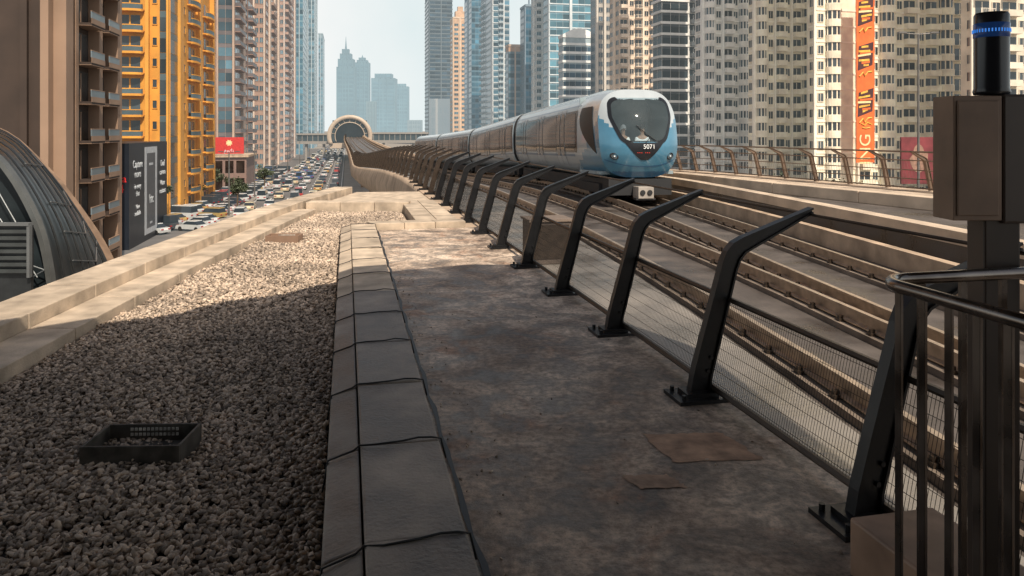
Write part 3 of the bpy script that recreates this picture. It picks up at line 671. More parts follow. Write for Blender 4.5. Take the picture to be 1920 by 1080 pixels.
m_cab=M('cab_interior',(.26,.32,.34),.6,var=.2)
mb=MB(); mb.box(-1.2,.9,.75,1.2,3.4,.85); mb.box(-1.2,3.3,.85,1.2,3.35,3.3); mb.build('cab_floor',m_cab,lead)
mb=MB(); mb.box(-.95,.75,.85,.95,1.1,1.45); mb.build('console',M('console_grey',(.10,.11,.11),.6),lead)
def person(x,label,robe,hair,turn):
    root=thing('person',label,'person',(0,0,0))
    hm=lead.rotation_euler.to_matrix().to_4x4(); wl_=Matrix.Translation(lead.location+train.location)@hm
    root.matrix_world=wl_@Matrix.Translation((x,1.45,.92))@Matrix.Rotation(turn,4,'Z')
    def skin(name,vs,es,rs,mat,parent):
        me=bpy.data.meshes.new(name); me.from_pydata(vs,es,[]); me.materials.append(mat); o=ob(name,me,parent)
        md=o.modifiers.new('skin','SKIN')
        bpy.context.view_layer.update()
        if not me.skin_vertices:
            bm=bmesh.new(); bm.from_mesh(me); bm.verts.layers.skin.verify(); bm.to_mesh(me); bm.free()
        for i,r in enumerate(rs): me.skin_vertices[0].data[i].radius=r if isinstance(r,tuple) else (r,r)
        me.skin_vertices[0].data[0].use_root=True
        s=o.modifiers.new('sub','SUBSURF'); s.levels=2; s.render_levels=2; return o
    msk=M('skin_tone',(.38,.23,.16),.5)
    vs=[(0,0,.50),(0,.0,.72),(0,.0,.95),(0,-.02,1.06),(0,-.03,1.14),(0,-.04,1.25),(0,-.03,1.34),
        (.17,0,.95),(.22,-.05,.72),(.15,-.27,.62),(.12,-.34,.60),(-.17,0,.95),(-.22,-.05,.72),(-.15,-.27,.62),(-.12,-.34,.60),
        (.1,-.1,.48),(.12,-.45,.5),(.12,-.5,.08),(.12,-.6,.04),(-.1,-.1,.48),(-.12,-.45,.5),(-.12,-.5,.08),(-.12,-.6,.04)]
    es=[(0,1),(1,2),(2,3),(3,4),(4,5),(5,6),(2,7),(7,8),(8,9),(9,10),(2,11),(11,12),(12,13),(13,14),(0,15),(15,16),(16,17),(17,18),(0,19),(19,20),(20,21),(21,22)]
    rs=[(.15,.12),(.14,.11),(.15,.10),.05,.065,(.085,.095),.06,.055,.045,.035,.03,.055,.045,.035,.03,.09,.07,.05,.04,.09,.07,.05,.04]
    body=skin('body',vs,es,rs,msk,root)
    skin('robe',[vs[i] for i in (0,1,2,7,8,9,11,12,13)]+[(.1,-.1,.5),(.12,-.47,.52),(.12,-.52,.15),(-.1,-.1,.5),(-.12,-.47,.52),(-.12,-.52,.15)],[(0,1),(1,2),(2,3),(3,4),(4,5),(2,6),(6,7),(7,8),(0,9),(9,10),(10,11),(0,12),(12,13),(13,14)],
         [(.18,.15),(.165,.135),(.165,.12),.075,.065,.055,.075,.065,.055,.12,.10,.08,.12,.10,.08],robe,body)
    mb=MB(); R=[]
    for i in range(7):
        a=i/6*math.pi/2; R.append([(.102*math.cos(a)*math.cos(b)*1.0,-.025+.112*math.cos(a)*math.sin(b),1.28+.125*math.sin(a)-(.0 if math.sin(b)<0 else .06*math.cos(a))) for b in [2*math.pi*k/16 for k in range(16)]])
    mb.sweep(R); mb.build('headwear' if hair is robe else 'hair',hair,body,True)
    mb=MB(); mb.add([(0,-.165,1.235),(-.014,-.13,1.225),(.014,-.13,1.225),(0,-.125,1.275)],[(0,1,3),(0,3,2),(0,2,1)]); mb.build('nose',msk,body)
    for s in (-1,1):
        mb=MB(); mb.box(s*.035-.011,-.139,1.262,s*.035+.011,-.130,1.272); mb.build('eye',m_rub,body)
    return root
m_robe=M('white_robe',(.85,.85,.83),.8); m_rob2=M('pale_shirt',(.76,.78,.80),.8); m_hair=M('dark_hair',(.02,.015,.012),.7)
person(-.26,'person in a white robe seated behind the left half of the windscreen',m_robe,m_robe,.1)
person(.38,'person in a pale grey shirt seated behind the right half of the windscreen',m_rob2,m_hair,-.15)
for s in (-.26,.38):
    mb=MB(); mb.box(s-.24,1.3,.85,s+.24,1.8,1.33); mb.box(s-.24,1.8,.85,s+.24,1.9,1.8); mb.build('seat',m_blu2,lead)
# ---------------------------------------------------------------- towers
MC={}
def TM(key,col,haze,rough=.7,metal=0,var=.14,scale=.25,island=0,spec=.5):
    k=(key,tuple(col),round(haze,2))
    if k not in MC: MC[k]=M(key,col,rough,metal,var,scale,haze=haze,island=island,spec=spec)
    return MC[k]
def el_window(w,h,o=.14,fr=.12,mull=2):
    mb=MB()
    mb.box(-w/2,-.03,0,w/2,.02,h,1)
    mb.box(-w/2-fr,-o,-fr,w/2+fr,.0,0,0); mb.box(-w/2-fr,-o,h,w/2+fr,.0,h+fr,0)
    mb.box(-w/2-fr,-o,0,-w/2,.0,h,0); mb.box(w/2,-o,0,w/2+fr,.0,h,0)
    for i in range(1,mull): x=-w/2+w*i/mull; mb.box(x-.04,-.07,0,x+.04,-.02,h,2)
    return mb
def el_glass(w,h):
    mb=MB(); mb.box(-w/2+.02,-.05,.04,w/2-.02,.02,h*.68,1); mb.box(-w/2+.02,-.06,h*.68+.02,w/2-.02,.02,h-.04,3); mb.box(-w/2-.03,-.12,0,-w/2+.02,0,h,2); return mb
def el_balcony(w,h,dep=1.3,rail=1.0,style='solid'):
    mb=MB()
    if style=='curved': mb.box(-w*.36,-.04,.05,w*.36,.02,h*.76,1)
    else: mb.box(-w/2,-.04,.05,w/2,.02,h*.80,1)
    mb.box(-w*.06,-.08,.05,w*.0,-.03,h*.76,2)
    mb.box(-w/2-.1,-dep*(.42 if style=='curved' else 1),-.16,w/2+.1,.0,.05,0)
    if style=='solid':
        mb.box(-w/2-.1,-dep,.05,w/2+.1,-dep+.12,rail,0); mb.box(-w/2-.1,-dep+.12,.05,-w/2,.0,rail,0); mb.box(w/2,-dep+.12,.05,w/2+.1,.0,rail,0)
    elif style=='curved':
        n=8; A=[(-w/2*math.cos(math.pi*k/n),-dep*(.45+.55*math.sin(math.pi*k/n))) for k in range(n+1)]
        mb.prism(([(-w/2,0)]+A+[(w/2,0)])[::-1],lambda p:(p[0],p[1],-.28),lambda p:(p[0],p[1],.08),0)
        mb.grid([[(a,b,.08) for a,b in A],[(a,b,.78) for a,b in A]],3); mb.grid([[(a,b-.03,.78) for a,b in A],[(a,b-.03,.92) for a,b in A]],0)
        mb.grid([[(a*.97,b+.06,.92) for a,b in A],[(a*.97,b+.06,.08) for a,b in A]],3)
    elif style=='glass':
        mb.box(-w/2-.1,-dep,.05,w/2+.1,-dep+.06,rail,3); mb.box(-w/2-.1,-dep-.02,rail,w/2+.1,-dep+.08,rail+.07,0)
        mb.box(-w/2-.1,-dep+.06,.05,-w/2-.04,.0,rail,3); mb.box(w/2+.04,-dep+.06,.05,w/2+.1,.0,rail,3)
    elif style=='beige':
        mb.box(-w/2-.1,-dep,-.2,w/2+.1,-.001,-.162,2); mb.box(-w/2-.12,-dep-.03,.0,w/2+.12,-dep,.45,2); mb.box(-w/2-.1,-dep,.45,w/2+.1,-dep+.06,rail,3); mb.box(-w/2-.1,-dep-.02,rail,w/2+.1,-dep+.08,rail+.07,2)
    elif style=='bars':
        n=max(4,int(w/.35))
        for i in range(n+1):
            x=-w/2+w*i/n; mb.box(x-.03,-dep,.05,x+.03,-dep+.05,rail,2)
        mb.box(-w/2-.1,-dep-.02,rail,w/2+.1,-dep+.08,rail+.08,2)
    return mb
def el_bay(w,h,dep=1.5):
    mb=MB(); n=10
    A=[(-w/2*math.cos(math.pi*k/n),-dep*math.sin(math.pi*k/n)) for k in range(n+1)]
    B=[(a*.86,b*.82) for a,b in A]
    def ring(P,z0,z1,mi): mb.grid([[(a,b,z0) for a,b in P],[(a,b,z1) for a,b in P]],mi)
    mb.prism([(a,b) for a,b in A][::-1],lambda p:(p[0],p[1],-.15),lambda p:(p[0],p[1],.0),0)
    ring(A,0,1.25,0); mb.prism([(a,b) for a,b in A][::-1],lambda p:(p[0],p[1],1.25),lambda p:(p[0],p[1],1.33),2)
    ring(B,1.33,h-.15,1)
    for k in range(1,n,2): a,b=B[k]; mb.box(a-.12,b-.07,1.33,a+.12,b+.03,h-.15,0)
    return mb
def tower(label,side,pL,pC,pR,Y,top,cols,front,sidep,fh=3.3,zlo=GZ,bands=None,gnd=0,name='tower',depth=None,H=None,cat='tower',hzk=2300):
    hz=min(.8,max(0,(Y-60)/hzk))  # haze share rises with distance, painted into each tower's materials
    wall,glass,trim,span=cols
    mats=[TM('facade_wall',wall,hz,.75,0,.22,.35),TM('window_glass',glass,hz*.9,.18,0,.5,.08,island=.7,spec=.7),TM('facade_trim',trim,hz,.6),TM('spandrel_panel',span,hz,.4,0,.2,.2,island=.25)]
    xc=px2(pC,Y)
    def along(px_,dx,dy):
        k=(px_-960)/F; den=dx-k*dy; return (k*Y-xc)/den
    if side=='L':
        wf=abs(-along(pL,CA,SA)); ws=abs(along(pR,-SA,CA))
    else:
        wf=abs(along(pR,CA,SA)); ws=abs(along(pL,-SA,CA))
    ws=min(ws,70)
    ztop=pz(top,Y) if top is not None else (H or (pz(0,Y)+25+random.uniform(0,30)))
    T=thing(name,label,cat,(xc,Y,GZ),ANG)
    h=ztop-GZ; x0,x1=(-wf,0) if side=='L' else (0,wf); dpt=max(ws,3.0)
    mb=MB(); mb.box(x0,0,0,x1,dpt,h); mb.build('wall',mats[0],T)
    mb=MB(); mb.box(x0-.3,-.3,h+.002,x1+.3,dpt+.3,h+1.2); mb.build('roof_parapet',mats[2],T)
    zmax=min(h-.5,pz(0,Y)-GZ+7); zmin=max(gnd,zlo-GZ)
    E={}
    def face(pattern,width,fm):
        if not pattern or width<1: return
        tw=sum(c[1] for c in pattern); s=0
        for c in pattern:
            kd=c[0]; wd=c[1]/tw*width; cs=s+wd/2; s+=wd
            if kd=='_': continue
            if kd=='p':
                mb=MB(); mb.box(cs-wd/2,-(c[2] if len(c)>2 else .5),zmin,cs+wd/2,0,h-.01,0); o=mb.build('pier',mats[c[3] if len(c)>3 else 2],T); o.matrix_local=fm; continue
            key=(kd,round(wd,2),c[2] if len(c)>2 else None)
            if key not in E:
                ew=wd*.84
                if kd=='w': e=el_window(ew*.8,fh*.50)
                elif kd=='s': e=el_window(ew*.5,fh*.36,.12,.1,1)
                elif kd=='W': e=el_window(ew,fh*.62,.2,.15,3)
                elif kd=='g': e=el_glass(wd,fh)
                elif kd=='b': e=el_balcony(ew,fh,1.4,1.0,c[2] if len(c)>2 else 'solid')
                elif kd=='r': e=el_bay(ew*1.1,fh)
                nm={'w':'window','s':'window','W':'window','g':'glass_panel','b':'balcony','r':'bay_window'}[kd]
                E[key]=(nm,e,[])
            z=zmin; zo={'w':fh*.25,'W':fh*.22,'s':fh*.35}.get(kd,0)
            while z+fh<zmax+.1:
                E[key][2].append(fm@Matrix.Translation((cs,0,z+zo))); z+=fh
    fF=Matrix.Translation((x0,0,0))
    fS=Matrix.Rotation(math.pi/2,4,'Z') if side=='L' else Matrix.Translation((0,ws,0))@Matrix.Rotation(-math.pi/2,4,'Z')
    face(front,wf,fF); face(sidep,ws,fS)
    byn={}
    for nm,e,ms in E.values():
        for m_ in ms: byn.setdefault(nm,[]).append((e,m_))
    TW=Matrix.Translation((xc,Y,GZ))@Matrix.Rotation(ANG,4,'Z'); camp=Vector((0,0,CZ))
    for nm,lst in byn.items():
        lst.sort(key=lambda t_:((TW@t_[1]).translation-camp).length)
        cache={}
        for e,m_ in lst[:100]:
            if id(e) not in cache: cache[id(e)]=e.mesh(nm,mats)
            o=ob(nm,cache[id(e)],T); o.matrix_local=m_
        if len(lst)>100:
            mb=MB()
            for e,m_ in lst[100:]:
                off_=len(mb.v); mb.v+=[tuple(m_@Vector(v)) for v in e.v]; mb.f+=[tuple(i+off_ for i in f) for f in e.f]; mb.m+=e.m
            o=mb.build(nm,mats,T); o['kind']='stuff'
    if bands:
        bh,bo,bm=bands; z=zmin; i=0
        while z<zmax and i<95:
            mb=MB(); mb.box(x0-bo,-bo,z-bh/2,x1+bo,ws+bo,z+bh/2); mb.build('floor_band',mats[bm],T); z+=fh; i+=1
    return T,x0,x1,ws,h,mats
DG=(.035,.045,.05); BG=(.06,.12,.155)
t1=tower('dark brown tower with a recessed column of beige balconies at the left edge','L',-420,100,203,58,None,((.045,.028,.02),DG,(.28,.18,.12),(.16,.20,.22)),
   [('p',1.2,.5,0),('_',8),('p',.6,.3,0),('_',7),('p',.5,.4,0),('_',1.2),('p',.6,1.0)],[('p',.12,.9),('_',.14),('p',.05,.5),('b',.3,'beige'),('p',.07,.9),('b',.26,'beige'),('p',.10,1.2)],fh=3.3)
t2=tower('bright orange yellow apartment tower with stacked balconies','L',190,318,396,118,None,((.66,.29,.035),DG,(.66,.30,.04),(.07,.10,.11)),
   [('p',.16,.6,0),('p',.03,.9),('b',.44,'curved'),('p',.05,.9),('s',.14),('g',.11),('p',.03,.9)],[('g',.20),('p',.10,.5),('s',.16),('b',.30,'curved'),('p',.08,.8),('s',.14),('b',.30,'curved'),('p',.06,.8)],fh=3.3)
t3=tower('brown and glass tower with a dark glass strip right of the orange tower','L',392,440,474,200,None,((.30,.18,.13),BG,(.44,.31,.23),(.12,.10,.10)),
   [('w',.3),('p',.06,.6),('g',.28),('g',.28),('p',.08,.8)],[('b',.5,'glass'),('p',.2,.6),('w',.4),('b',.5,'glass')],fh=3.4)
t4=tower('brown tower with pale vertical piers and narrow windows','L',466,497,522,262,None,((.34,.21,.15),BG,(.54,.42,.33),(.12,.10,.10)),
   [('w',.3),('p',.1,.7),('w',.3),('w',.3),('p',.1,.7)],[('w',.3),('p',.1,.6),('b',.4,'solid'),('p',.1,.6),('w',.3),('p',.1,.6)],fh=3.4)
t5=tower('reddish tower with pale edges beside the blue glass towers','L',515,534,553,335,None,((.38,.24,.18),BG,(.54,.43,.36),(.14,.12,.12)),
   [('w',.3),('p',.1,.6),('w',.3),('p',.1,.6)],[('b',.4,'solid'),('p',.1,.6),('w',.3),('p',.1,.6)],fh=3.4)
t6=tower('tall blue glass tower left of the open sky, widest of its row','L',548,568,582,440,None,((.16,.22,.25),(.05,.13,.18),(.33,.38,.40),(.10,.19,.23)),
   [('g',.3),('g',.3),('p',.08,.5),('g',.3)],[('g',.4),('g',.4),('p',.1,.5),('g',.4)],fh=3.6)
t7=tower('slim grey blue tower at the left rim of the open sky','L',579,589,599,600,None,((.2,.26,.28),(.06,.13,.17),(.36,.41,.42),(.12,.18,.21)),[('g',.3),('p',.1,.5),('g',.3)],[('g',.4),('p',.1,.5),('g',.4)],fh=3.6)
t8=tower('lower hazy blue tower just left of the open sky','L',597,605,613,850,64,((.2,.27,.30),(.06,.14,.18),(.34,.40,.43),(.12,.18,.22)),[('g',.3),('p',.1,.5),('g',.3)],[('g',.4),('p',.1,.5),('g',.4)],fh=4)
GL=[('g',.3),('g',.3),('g',.3),('p',.07,.5)]
R_=[]
R_.append(tower('dark slender tower at the right rim of the open sky','R',797,806,848,720,None,((.06,.08,.095),(.02,.04,.06),(.11,.13,.14),(.05,.07,.08)),[('g',.3),('g',.3),('p',.05,.6),('g',.3),('g',.3)],[('g',.4),('p',.1,.5)],fh=4,bands=(.8,.4,2),H=330,hzk=2900))
R_.append(tower('slim tan tower with a stepped top beside the dark slender tower','R',844,850,878,610,34,((.56,.35,.21),BG,(.62,.45,.31),(.3,.2,.14)),[('w',.3),('p',.08,.6),('w',.3),('p',.08,.6)],[('w',.4),('p',.1,.5)],fh=3.8,hzk=3000))
R_.append(tower('blue glass tower with pale fins right of the slim tan tower','R',871,884,906,530,None,((.10,.18,.24),(.03,.10,.15),(.34,.40,.44),(.07,.15,.2)),GL,[('g',.4),('p',.1,.5),('g',.4)],fh=3.8))
R_.append(tower('low pale grey tower topped just above the train','R',904,909,932,500,105,((.55,.55,.53),BG,(.68,.67,.64),(.3,.33,.34)),[('w',.3),('p',.08,.6),('w',.3)],[('w',.4),('p',.1,.5)],fh=3.8))
R_.append(tower('grey blue tower with white balconies behind the tan topped block','R',902,925,955,450,None,((.32,.37,.39),(.04,.10,.14),(.64,.65,.64),(.18,.24,.27)),[('g',.3),('b',.3,'solid'),('p',.06,.6),('g',.3)],[('b',.3,'solid'),('g',.3),('p',.1,.5)],fh=3.6,bands=(.4,.3,2)))
R_.append(tower('short blue tower with a warm tan top storey','R',948,953,981,410,87,((.46,.26,.15),(.05,.11,.15),(.54,.37,.26),(.12,.18,.22)),[('g',.3),('p',.06,.6),('g',.3),('p',.06,.6)],[('g',.4)],fh=3.6))
R_.append(tower('narrow dark blue tower with an antenna mast','R',976,986,1003,395,12,((.07,.11,.15),(.02,.07,.11),(.2,.26,.31),(.05,.10,.14)),GL,[('g',.4),('p',.1,.5)],fh=3.6))
R_.append(tower('narrow pale grey tower left of the wide blue glass tower','R',996,1006,1026,365,None,((.54,.53,.50),(.05,.10,.13),(.70,.68,.64),(.26,.28,.29)),[('b',.3,'solid'),('p',.06,.6),('w',.3)],[('w',.4),('p',.1,.5),('w',.3)],fh=3.5))
R_.append(tower('wide light blue glass tower behind the curved white tower','R',1019,1031,1113,340,None,((.15,.25,.30),(.07,.18,.23),(.58,.62,.63),(.13,.25,.31)),[('g',.3),('g',.3),('g',.3),('p',.12,.7),('g',.3),('g',.3),('g',.3),('p',.12,.7)],[('g',.4),('p',.1,.5)],fh=3.6,bands=(.5,.25,2)))
R_.append(tower('shorter white ribbed glass tower with a curved top','R',1048,1056,1112,300,70,((.3,.36,.38),(.02,.05,.08),(.78,.77,.74),(.25,.31,.34)),[('g',.3),('g',.3),('g',.3),('g',.3),('g',.3)],[('g',.4)],fh=3.5,bands=(1.0,.35,2)))
R_.append(tower('grey tower with vertical fins behind the train roof','R',1108,1121,1149,280,None,((.38,.34,.30),(.03,.05,.07),(.62,.55,.47),(.2,.2,.2)),[('w',.3),('p',.1,.8),('w',.3),('p',.1,.8)],[('g',.4),('p',.1,.5)],fh=3.4))
R_.append(tower('beige tower with dense small balconies above the train nose','R',1143,1162,1229,245,None,((.74,.58,.44),DG,(.80,.66,.52),(.3,.25,.2)),[('b',.24,'solid'),('p',.04,.6),('w',.18),('b',.24,'bars'),('p',.04,.6),('w',.18),('b',.2,'solid')],[('w',.3),('p',.08,.5),('w',.3)],fh=3.2))
R_.append(tower('dark grey tower striped with white horizontal floor bands','R',1225,1241,1308,212,None,((.06,.065,.07),(.02,.03,.035),(.74,.71,.66),(.07,.075,.08)),[('g',.3),('g',.3),('g',.3),('p',.06,.3),('b',.3,'glass')],[('g',.3),('g',.3)],fh=3.2,bands=(.70,.5,2)))
R_.append(tower('grey beige tower with rounded bay windows left of the beige blocks','R',1303,1320,1408,186,None,((.76,.72,.66),(.045,.06,.07),(.88,.85,.79),(.3,.3,.29)),[('r',.24),('w',.14),('p',.04,.5),('b',.2,'solid'),('w',.12),('r',.24),('p',.04,.5)],[('w',.3),('p',.08,.5)],fh=3.2,bands=(.28,.12,2)))
R_.append(tower('beige tower with bay windows between the grey beige and banner towers','R',1403,1417,1524,166,None,((.88,.75,.59),DG,(.90,.81,.68),(.5,.38,.27)),[('r',.24),('w',.13),('p',.03,.5),('b',.2,'solid'),('w',.12),('p',.03,.5),('b',.2,'solid'),('r',.24)],[('w',.3),('p',.08,.5)],fh=3.2,bands=(.28,.12,2)))
R_.append(tower('broad beige apartment tower carrying a tall orange banner','R',1517,1531,1816,150,None,((.90,.75,.57),DG,(.92,.80,.65),(.5,.38,.27)),[('w',.08),('r',.18),('_',.15),('p',.02,.6),('b',.14,'solid'),('w',.08),('r',.18),('w',.08),('b',.14,'solid'),('p',.02,.6),('w',.08),('b',.14,'solid'),('r',.18),('b',.14,'bars'),('p',.03,.4)],[('w',.3),('p',.08,.5)],fh=3.2,bands=(.28,.12,2)))
R_.append(tower('beige tower with dark balconies behind the signal post','R',1812,1826,2010,136,None,((.66,.57,.45),DG,(.74,.65,.53),(.25,.28,.28)),[('b',.18,'bars'),('w',.12),('b',.18,'solid'),('w',.12),('r',.2),('w',.12),('b',.18,'solid')],[('w',.3),('p',.08,.5)],fh=3.2))
T,x0,x1,ws,h,mats=R_[9]; mb=MB(); n=14
mb.prism([(x0,h+1.25)]+[(x0+(x1-x0)*k/n,h+1.25+2.6*math.sin(math.pi*min(1,k/n*.9))) for k in range(n+1)]+[(x1,h+1.25)],lambda p:(p[0],0,p[1]),lambda p:(p[0],ws,p[1])); mb.build('curved_roof',mats[2],T)
T,x0,x1,ws,h,mats=R_[6]; mb=MB(); mb.tube([(x1*.5,3,h),(x1*.5,3,h+14)],.5,6); mb.build('mast',mats[2],T)
T,x0,x1,ws,h,mats=R_[1]; mb=MB(); mb.box(2,1,h+1.2,x1-2,8,h+6); mb.box(4,2,h+6,x1-4,6,h+10); mb.build('roof_tower',mats[0],T)
def far(label,pl,pr,Y,top,steps,spire,col):
    hz=.52; mw=TM('hazy_wall',col,hz,.6,0,.25,.02); mg=TM('hazy_glass',(col[0]*.75,col[1]*.82,col[2]*.87),hz,.5,0,.3,.05)  # distance haze put into the tint and a fixed emission share
    x0=px2(pl,Y); x1=px2(pr,Y); wd=x1-x0; T=thing('tower',label,'tower',((x0+x1)/2,Y,GZ),0); h=pz(top,Y)-GZ
    z=0
    for i,(fr_,w_) in enumerate(steps):
        z1=h*fr_; mb=MB(); mb.box(-wd*w_/2,0,z,wd*w_/2,wd*w_*.8,z1-.01); mb.build('wall',mw,T)
        for xx in (-.5,-.17,.17,.5):
            mb=MB(); mb.box(wd*w_*xx-1,-1.6,z,wd*w_*xx+1,-.001,z1-.02); mb.build('fin',mw,T)
        nf=int((z1-z)/9)
        for k in range(min(nf,24)):
            mb=MB(); mb.box(-wd*w_/2*.9,-.5,z+k*9+2,-wd*.03*w_,-.01,z+k*9+7); mb.box(wd*.03*w_,-.5,z+k*9+2,wd*w_/2*.9,-.01,z+k*9+7); mb.build('window',mg,T)
        z=z1
    if spire: mb=MB(); mb.tube([(0,3,z-1),(0,3,z+spire*.5),(0,3,z+spire)],[2.2,1.0,.2],6); mb.build('spire',mw,T)
    return T
FCc=(.08,.165,.20)
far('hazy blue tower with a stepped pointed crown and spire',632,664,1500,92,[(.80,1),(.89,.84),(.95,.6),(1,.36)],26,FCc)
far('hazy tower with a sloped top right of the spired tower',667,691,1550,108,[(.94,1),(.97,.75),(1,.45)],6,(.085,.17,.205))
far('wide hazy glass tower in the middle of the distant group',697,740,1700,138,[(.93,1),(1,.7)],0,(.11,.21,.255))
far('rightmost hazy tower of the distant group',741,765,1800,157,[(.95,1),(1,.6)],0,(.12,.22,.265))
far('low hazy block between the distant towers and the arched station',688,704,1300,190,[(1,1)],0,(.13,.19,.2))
far('low pale block at the foot of the dark slender tower',807,842,640,185,[(1,1)],0,(.36,.29,.23))
far('short hazy block right of the arched station',765,790,1600,225,[(1,1)],0,(.18,.22,.23))
# ---------------------------------------------------------------- banner on tower
m_or=M('banner_orange',(.78,.15,.03),.6,var=.2,scale=.4,haze=.02); m_or2=M('banner_yellow',(.85,.42,.06),.6,var=.4,scale=1.5,haze=.02); m_mar=M('banner_dark',(.07,.02,.02),.6,haze=.02,var=.4,scale=.8); m_cr=M('banner_cream',(.88,.66,.34),.6,haze=.02)
Yb=146.5; xb=px2(1606,Yb); wb=38*Yb/F; bn=thing('banner','tall orange banner with food pictures hanging on the beige tower','banner',(xb,Yb,0),ANG)
zt,zb=pz(-30,Yb),pz(305,Yb)
mb=MB(); mb.box(0,0,zb,wb*1.02,.1,zt); mb.build('panel',m_or,bn)
for i,py in enumerate((22,105,192)):
    zc=pz(py,Yb); mb=MB()
    mb.add([(wb*.06,-.02,zc-2.9),(wb*.90,-.02,zc-1.7),(wb*.96,-.02,zc+2.9),(wb*.12,-.02,zc+1.9)],[(0,1,2,3)],0)
    for q in range(9):
        cz=-1.9+q*.45; w0=.74*math.sin(math.pi*(q+1.5)/11.5); jx=random.uniform(-.08,.08); tl=random.uniform(.1,.5)
        mb.add([(wb*(.5-w0/2+jx),-.04-.002*q,zc+cz-.1),(wb*(.5+w0/2+jx),-.04-.002*q,zc+cz-.1+tl),(wb*(.5+w0/2+jx),-.04-.002*q,zc+cz+.3+tl),(wb*(.5-w0/2+jx),-.04-.002*q,zc+cz+.3)],[(0,1,2,3)],(1,2,1,0,3,2,1,0,1)[q])
    mb.build('picture',[m_mar,m_or2,m_or,m_cr],bn)
    mb=MB(); mb.tube([(wb*.15,-.07,zc-4.0),(wb*.35,-.07,zc-3.2),(wb*.45,-.07,zc-3.9),(wb*.62,-.07,zc-3.1),(wb*.85,-.07,zc-3.0)],.17,5); mb.build('script',m_or2,bn)
text('lettering','ING',3.5,m_cr,bn,Matrix.Translation((wb*.5,-.06,pz(280,Yb)))@Matrix.Rotation(math.radians(90),4,'X')@Matrix.Rotation(math.radians(90),4,'Z'),.01)
mb=MB(); zc=pz(238,Yb)
mb.tube([(wb*.85,-.08,zc+.5),(wb*.6,-.08,zc+.9),(wb*.45,-.08,zc+.3),(wb*.25,-.08,zc+.7)],.12,5); mb.tube([(wb*.3,-.08,zc-.1),(wb*.5,-.08,zc-.3),(wb*.75,-.08,zc-.1)],.12,5); mb.tube([(wb*.5,-.08,zc+1.3),(wb*.55,-.08,zc+1.3)],.15,5)
mb.build('script',m_or2,bn)
# ---------------------------------------------------------------- left billboard
Y0=88; x0=px2(242,Y0); bb=thing('billboard','huge black billboard showing a white phone beside the road','billboard',(x0,Y0,GZ),ANG)
m_bb=M('billboard_black',(.014,.018,.026),.4,var=.2,scale=.3); m_txt=M('billboard_white',(.75,.78,.8),.5); m_rd=M('sign_red',(.7,.03,.03),.5); m_ph=M('phone_grey',(.085,.09,.10),.4); m_ph2=M('phone_back_white',(.50,.52,.54),.4)
mb=MB(); mb.box(-6,0,0,0,19,12.6); mb.build('panel_box',m_bb,bb)
mb=MB()
def rp(y0,y1,z0,z1,o=.03,mi=0): mb.box(.0,y0,z0,o,y1,z1,mi)
rp(7.0,7.9,.8,12.0); rp(12.3,13.2,.8,12.0); rp(7.9,12.3,.8,1.5); rp(7.9,12.3,11.2,12.0); rp(7.9,12.3,1.5,11.2,.02,1); rp(9.2,11.0,9.6,9.9,.05); rp(9.6,10.6,2.0,2.25,.05)
mb.build('phone_picture',[m_ph2,m_ph],bb)
RS=Matrix.Rotation(math.pi/2,4,'Z')@Matrix.Rotation(math.pi/2,4,'X')
for (s,yy,zz,sz) in (('Capture',3.5,10.0,1.3),('more',3.5,8.8,1.3),('in every',3.5,7.3,.9),('shot',3.5,6.4,.9),('Now',3.5,4.8,.8),('available',3.5,4.0,.8),('Dual',16.1,9.6,1.2),('camera',16.1,8.4,1.1),('Water',16.1,6.9,1.0),('resistant',16.1,5.8,1.0),('htc',10.1,5.2,1.7)):
    text('lettering',s,sz,m_txt,bb,Matrix.Translation((.08,yy,zz))@RS,.01)
RFt=Matrix.Rotation(math.pi/2,4,'X')
text('lettering','media',1.25,m_rd,bb,Matrix.Translation((-1.75,-.03,8.4))@RFt,.01); text('lettering','24',1.4,m_rd,bb,Matrix.Translation((-1.2,-.03,7.2))@RFt,.01)
Y0=172; rs=thing('low_building','low brown podium building carrying a red and white sign','building',(px2(462,Y0),Y0,GZ),ANG)
mw=M('podium_brown',(.22,.13,.10),.7,haze=.05); mb=MB(); mb.box(-7.5,0,0,0,16,8.0); mb.build('wall',mw,rs)
mb=MB(); mb.box(-8,-.5,8.003,.5,16.5,8.5); mb.build('roof',m_conc,rs)
for zz in (.4,4.4):
    for i in range(3):
        mb=MB(); mb.box(-7+i*2.4,-.05,zz,-5.2+i*2.4,-.005,zz+2.8); mb.build('window',m_gl,rs)
sg=MB(); sg.box(-6.9,-.45,8.8,-.5,-.1,12.6); s_=sg.build('sign',M('sign_red2',(.55,.035,.03),.5,haze=.03),rs)
text('lettering','مركز',1.0,m_txt,s_,Matrix.Translation((-3.7,-.5,9.6))@RFt,.02)
mb=MB(); mb.add([(-3.7+.8*math.cos(t_)*(1 if k%2 else .6),-.47,11.3+.8*math.sin(t_)*(1 if k%2 else .6)) for k,t_ in enumerate([2*math.pi*k/16 for k in range(16)])],[tuple(range(16))]); mb.build('emblem',m_cr,s_)
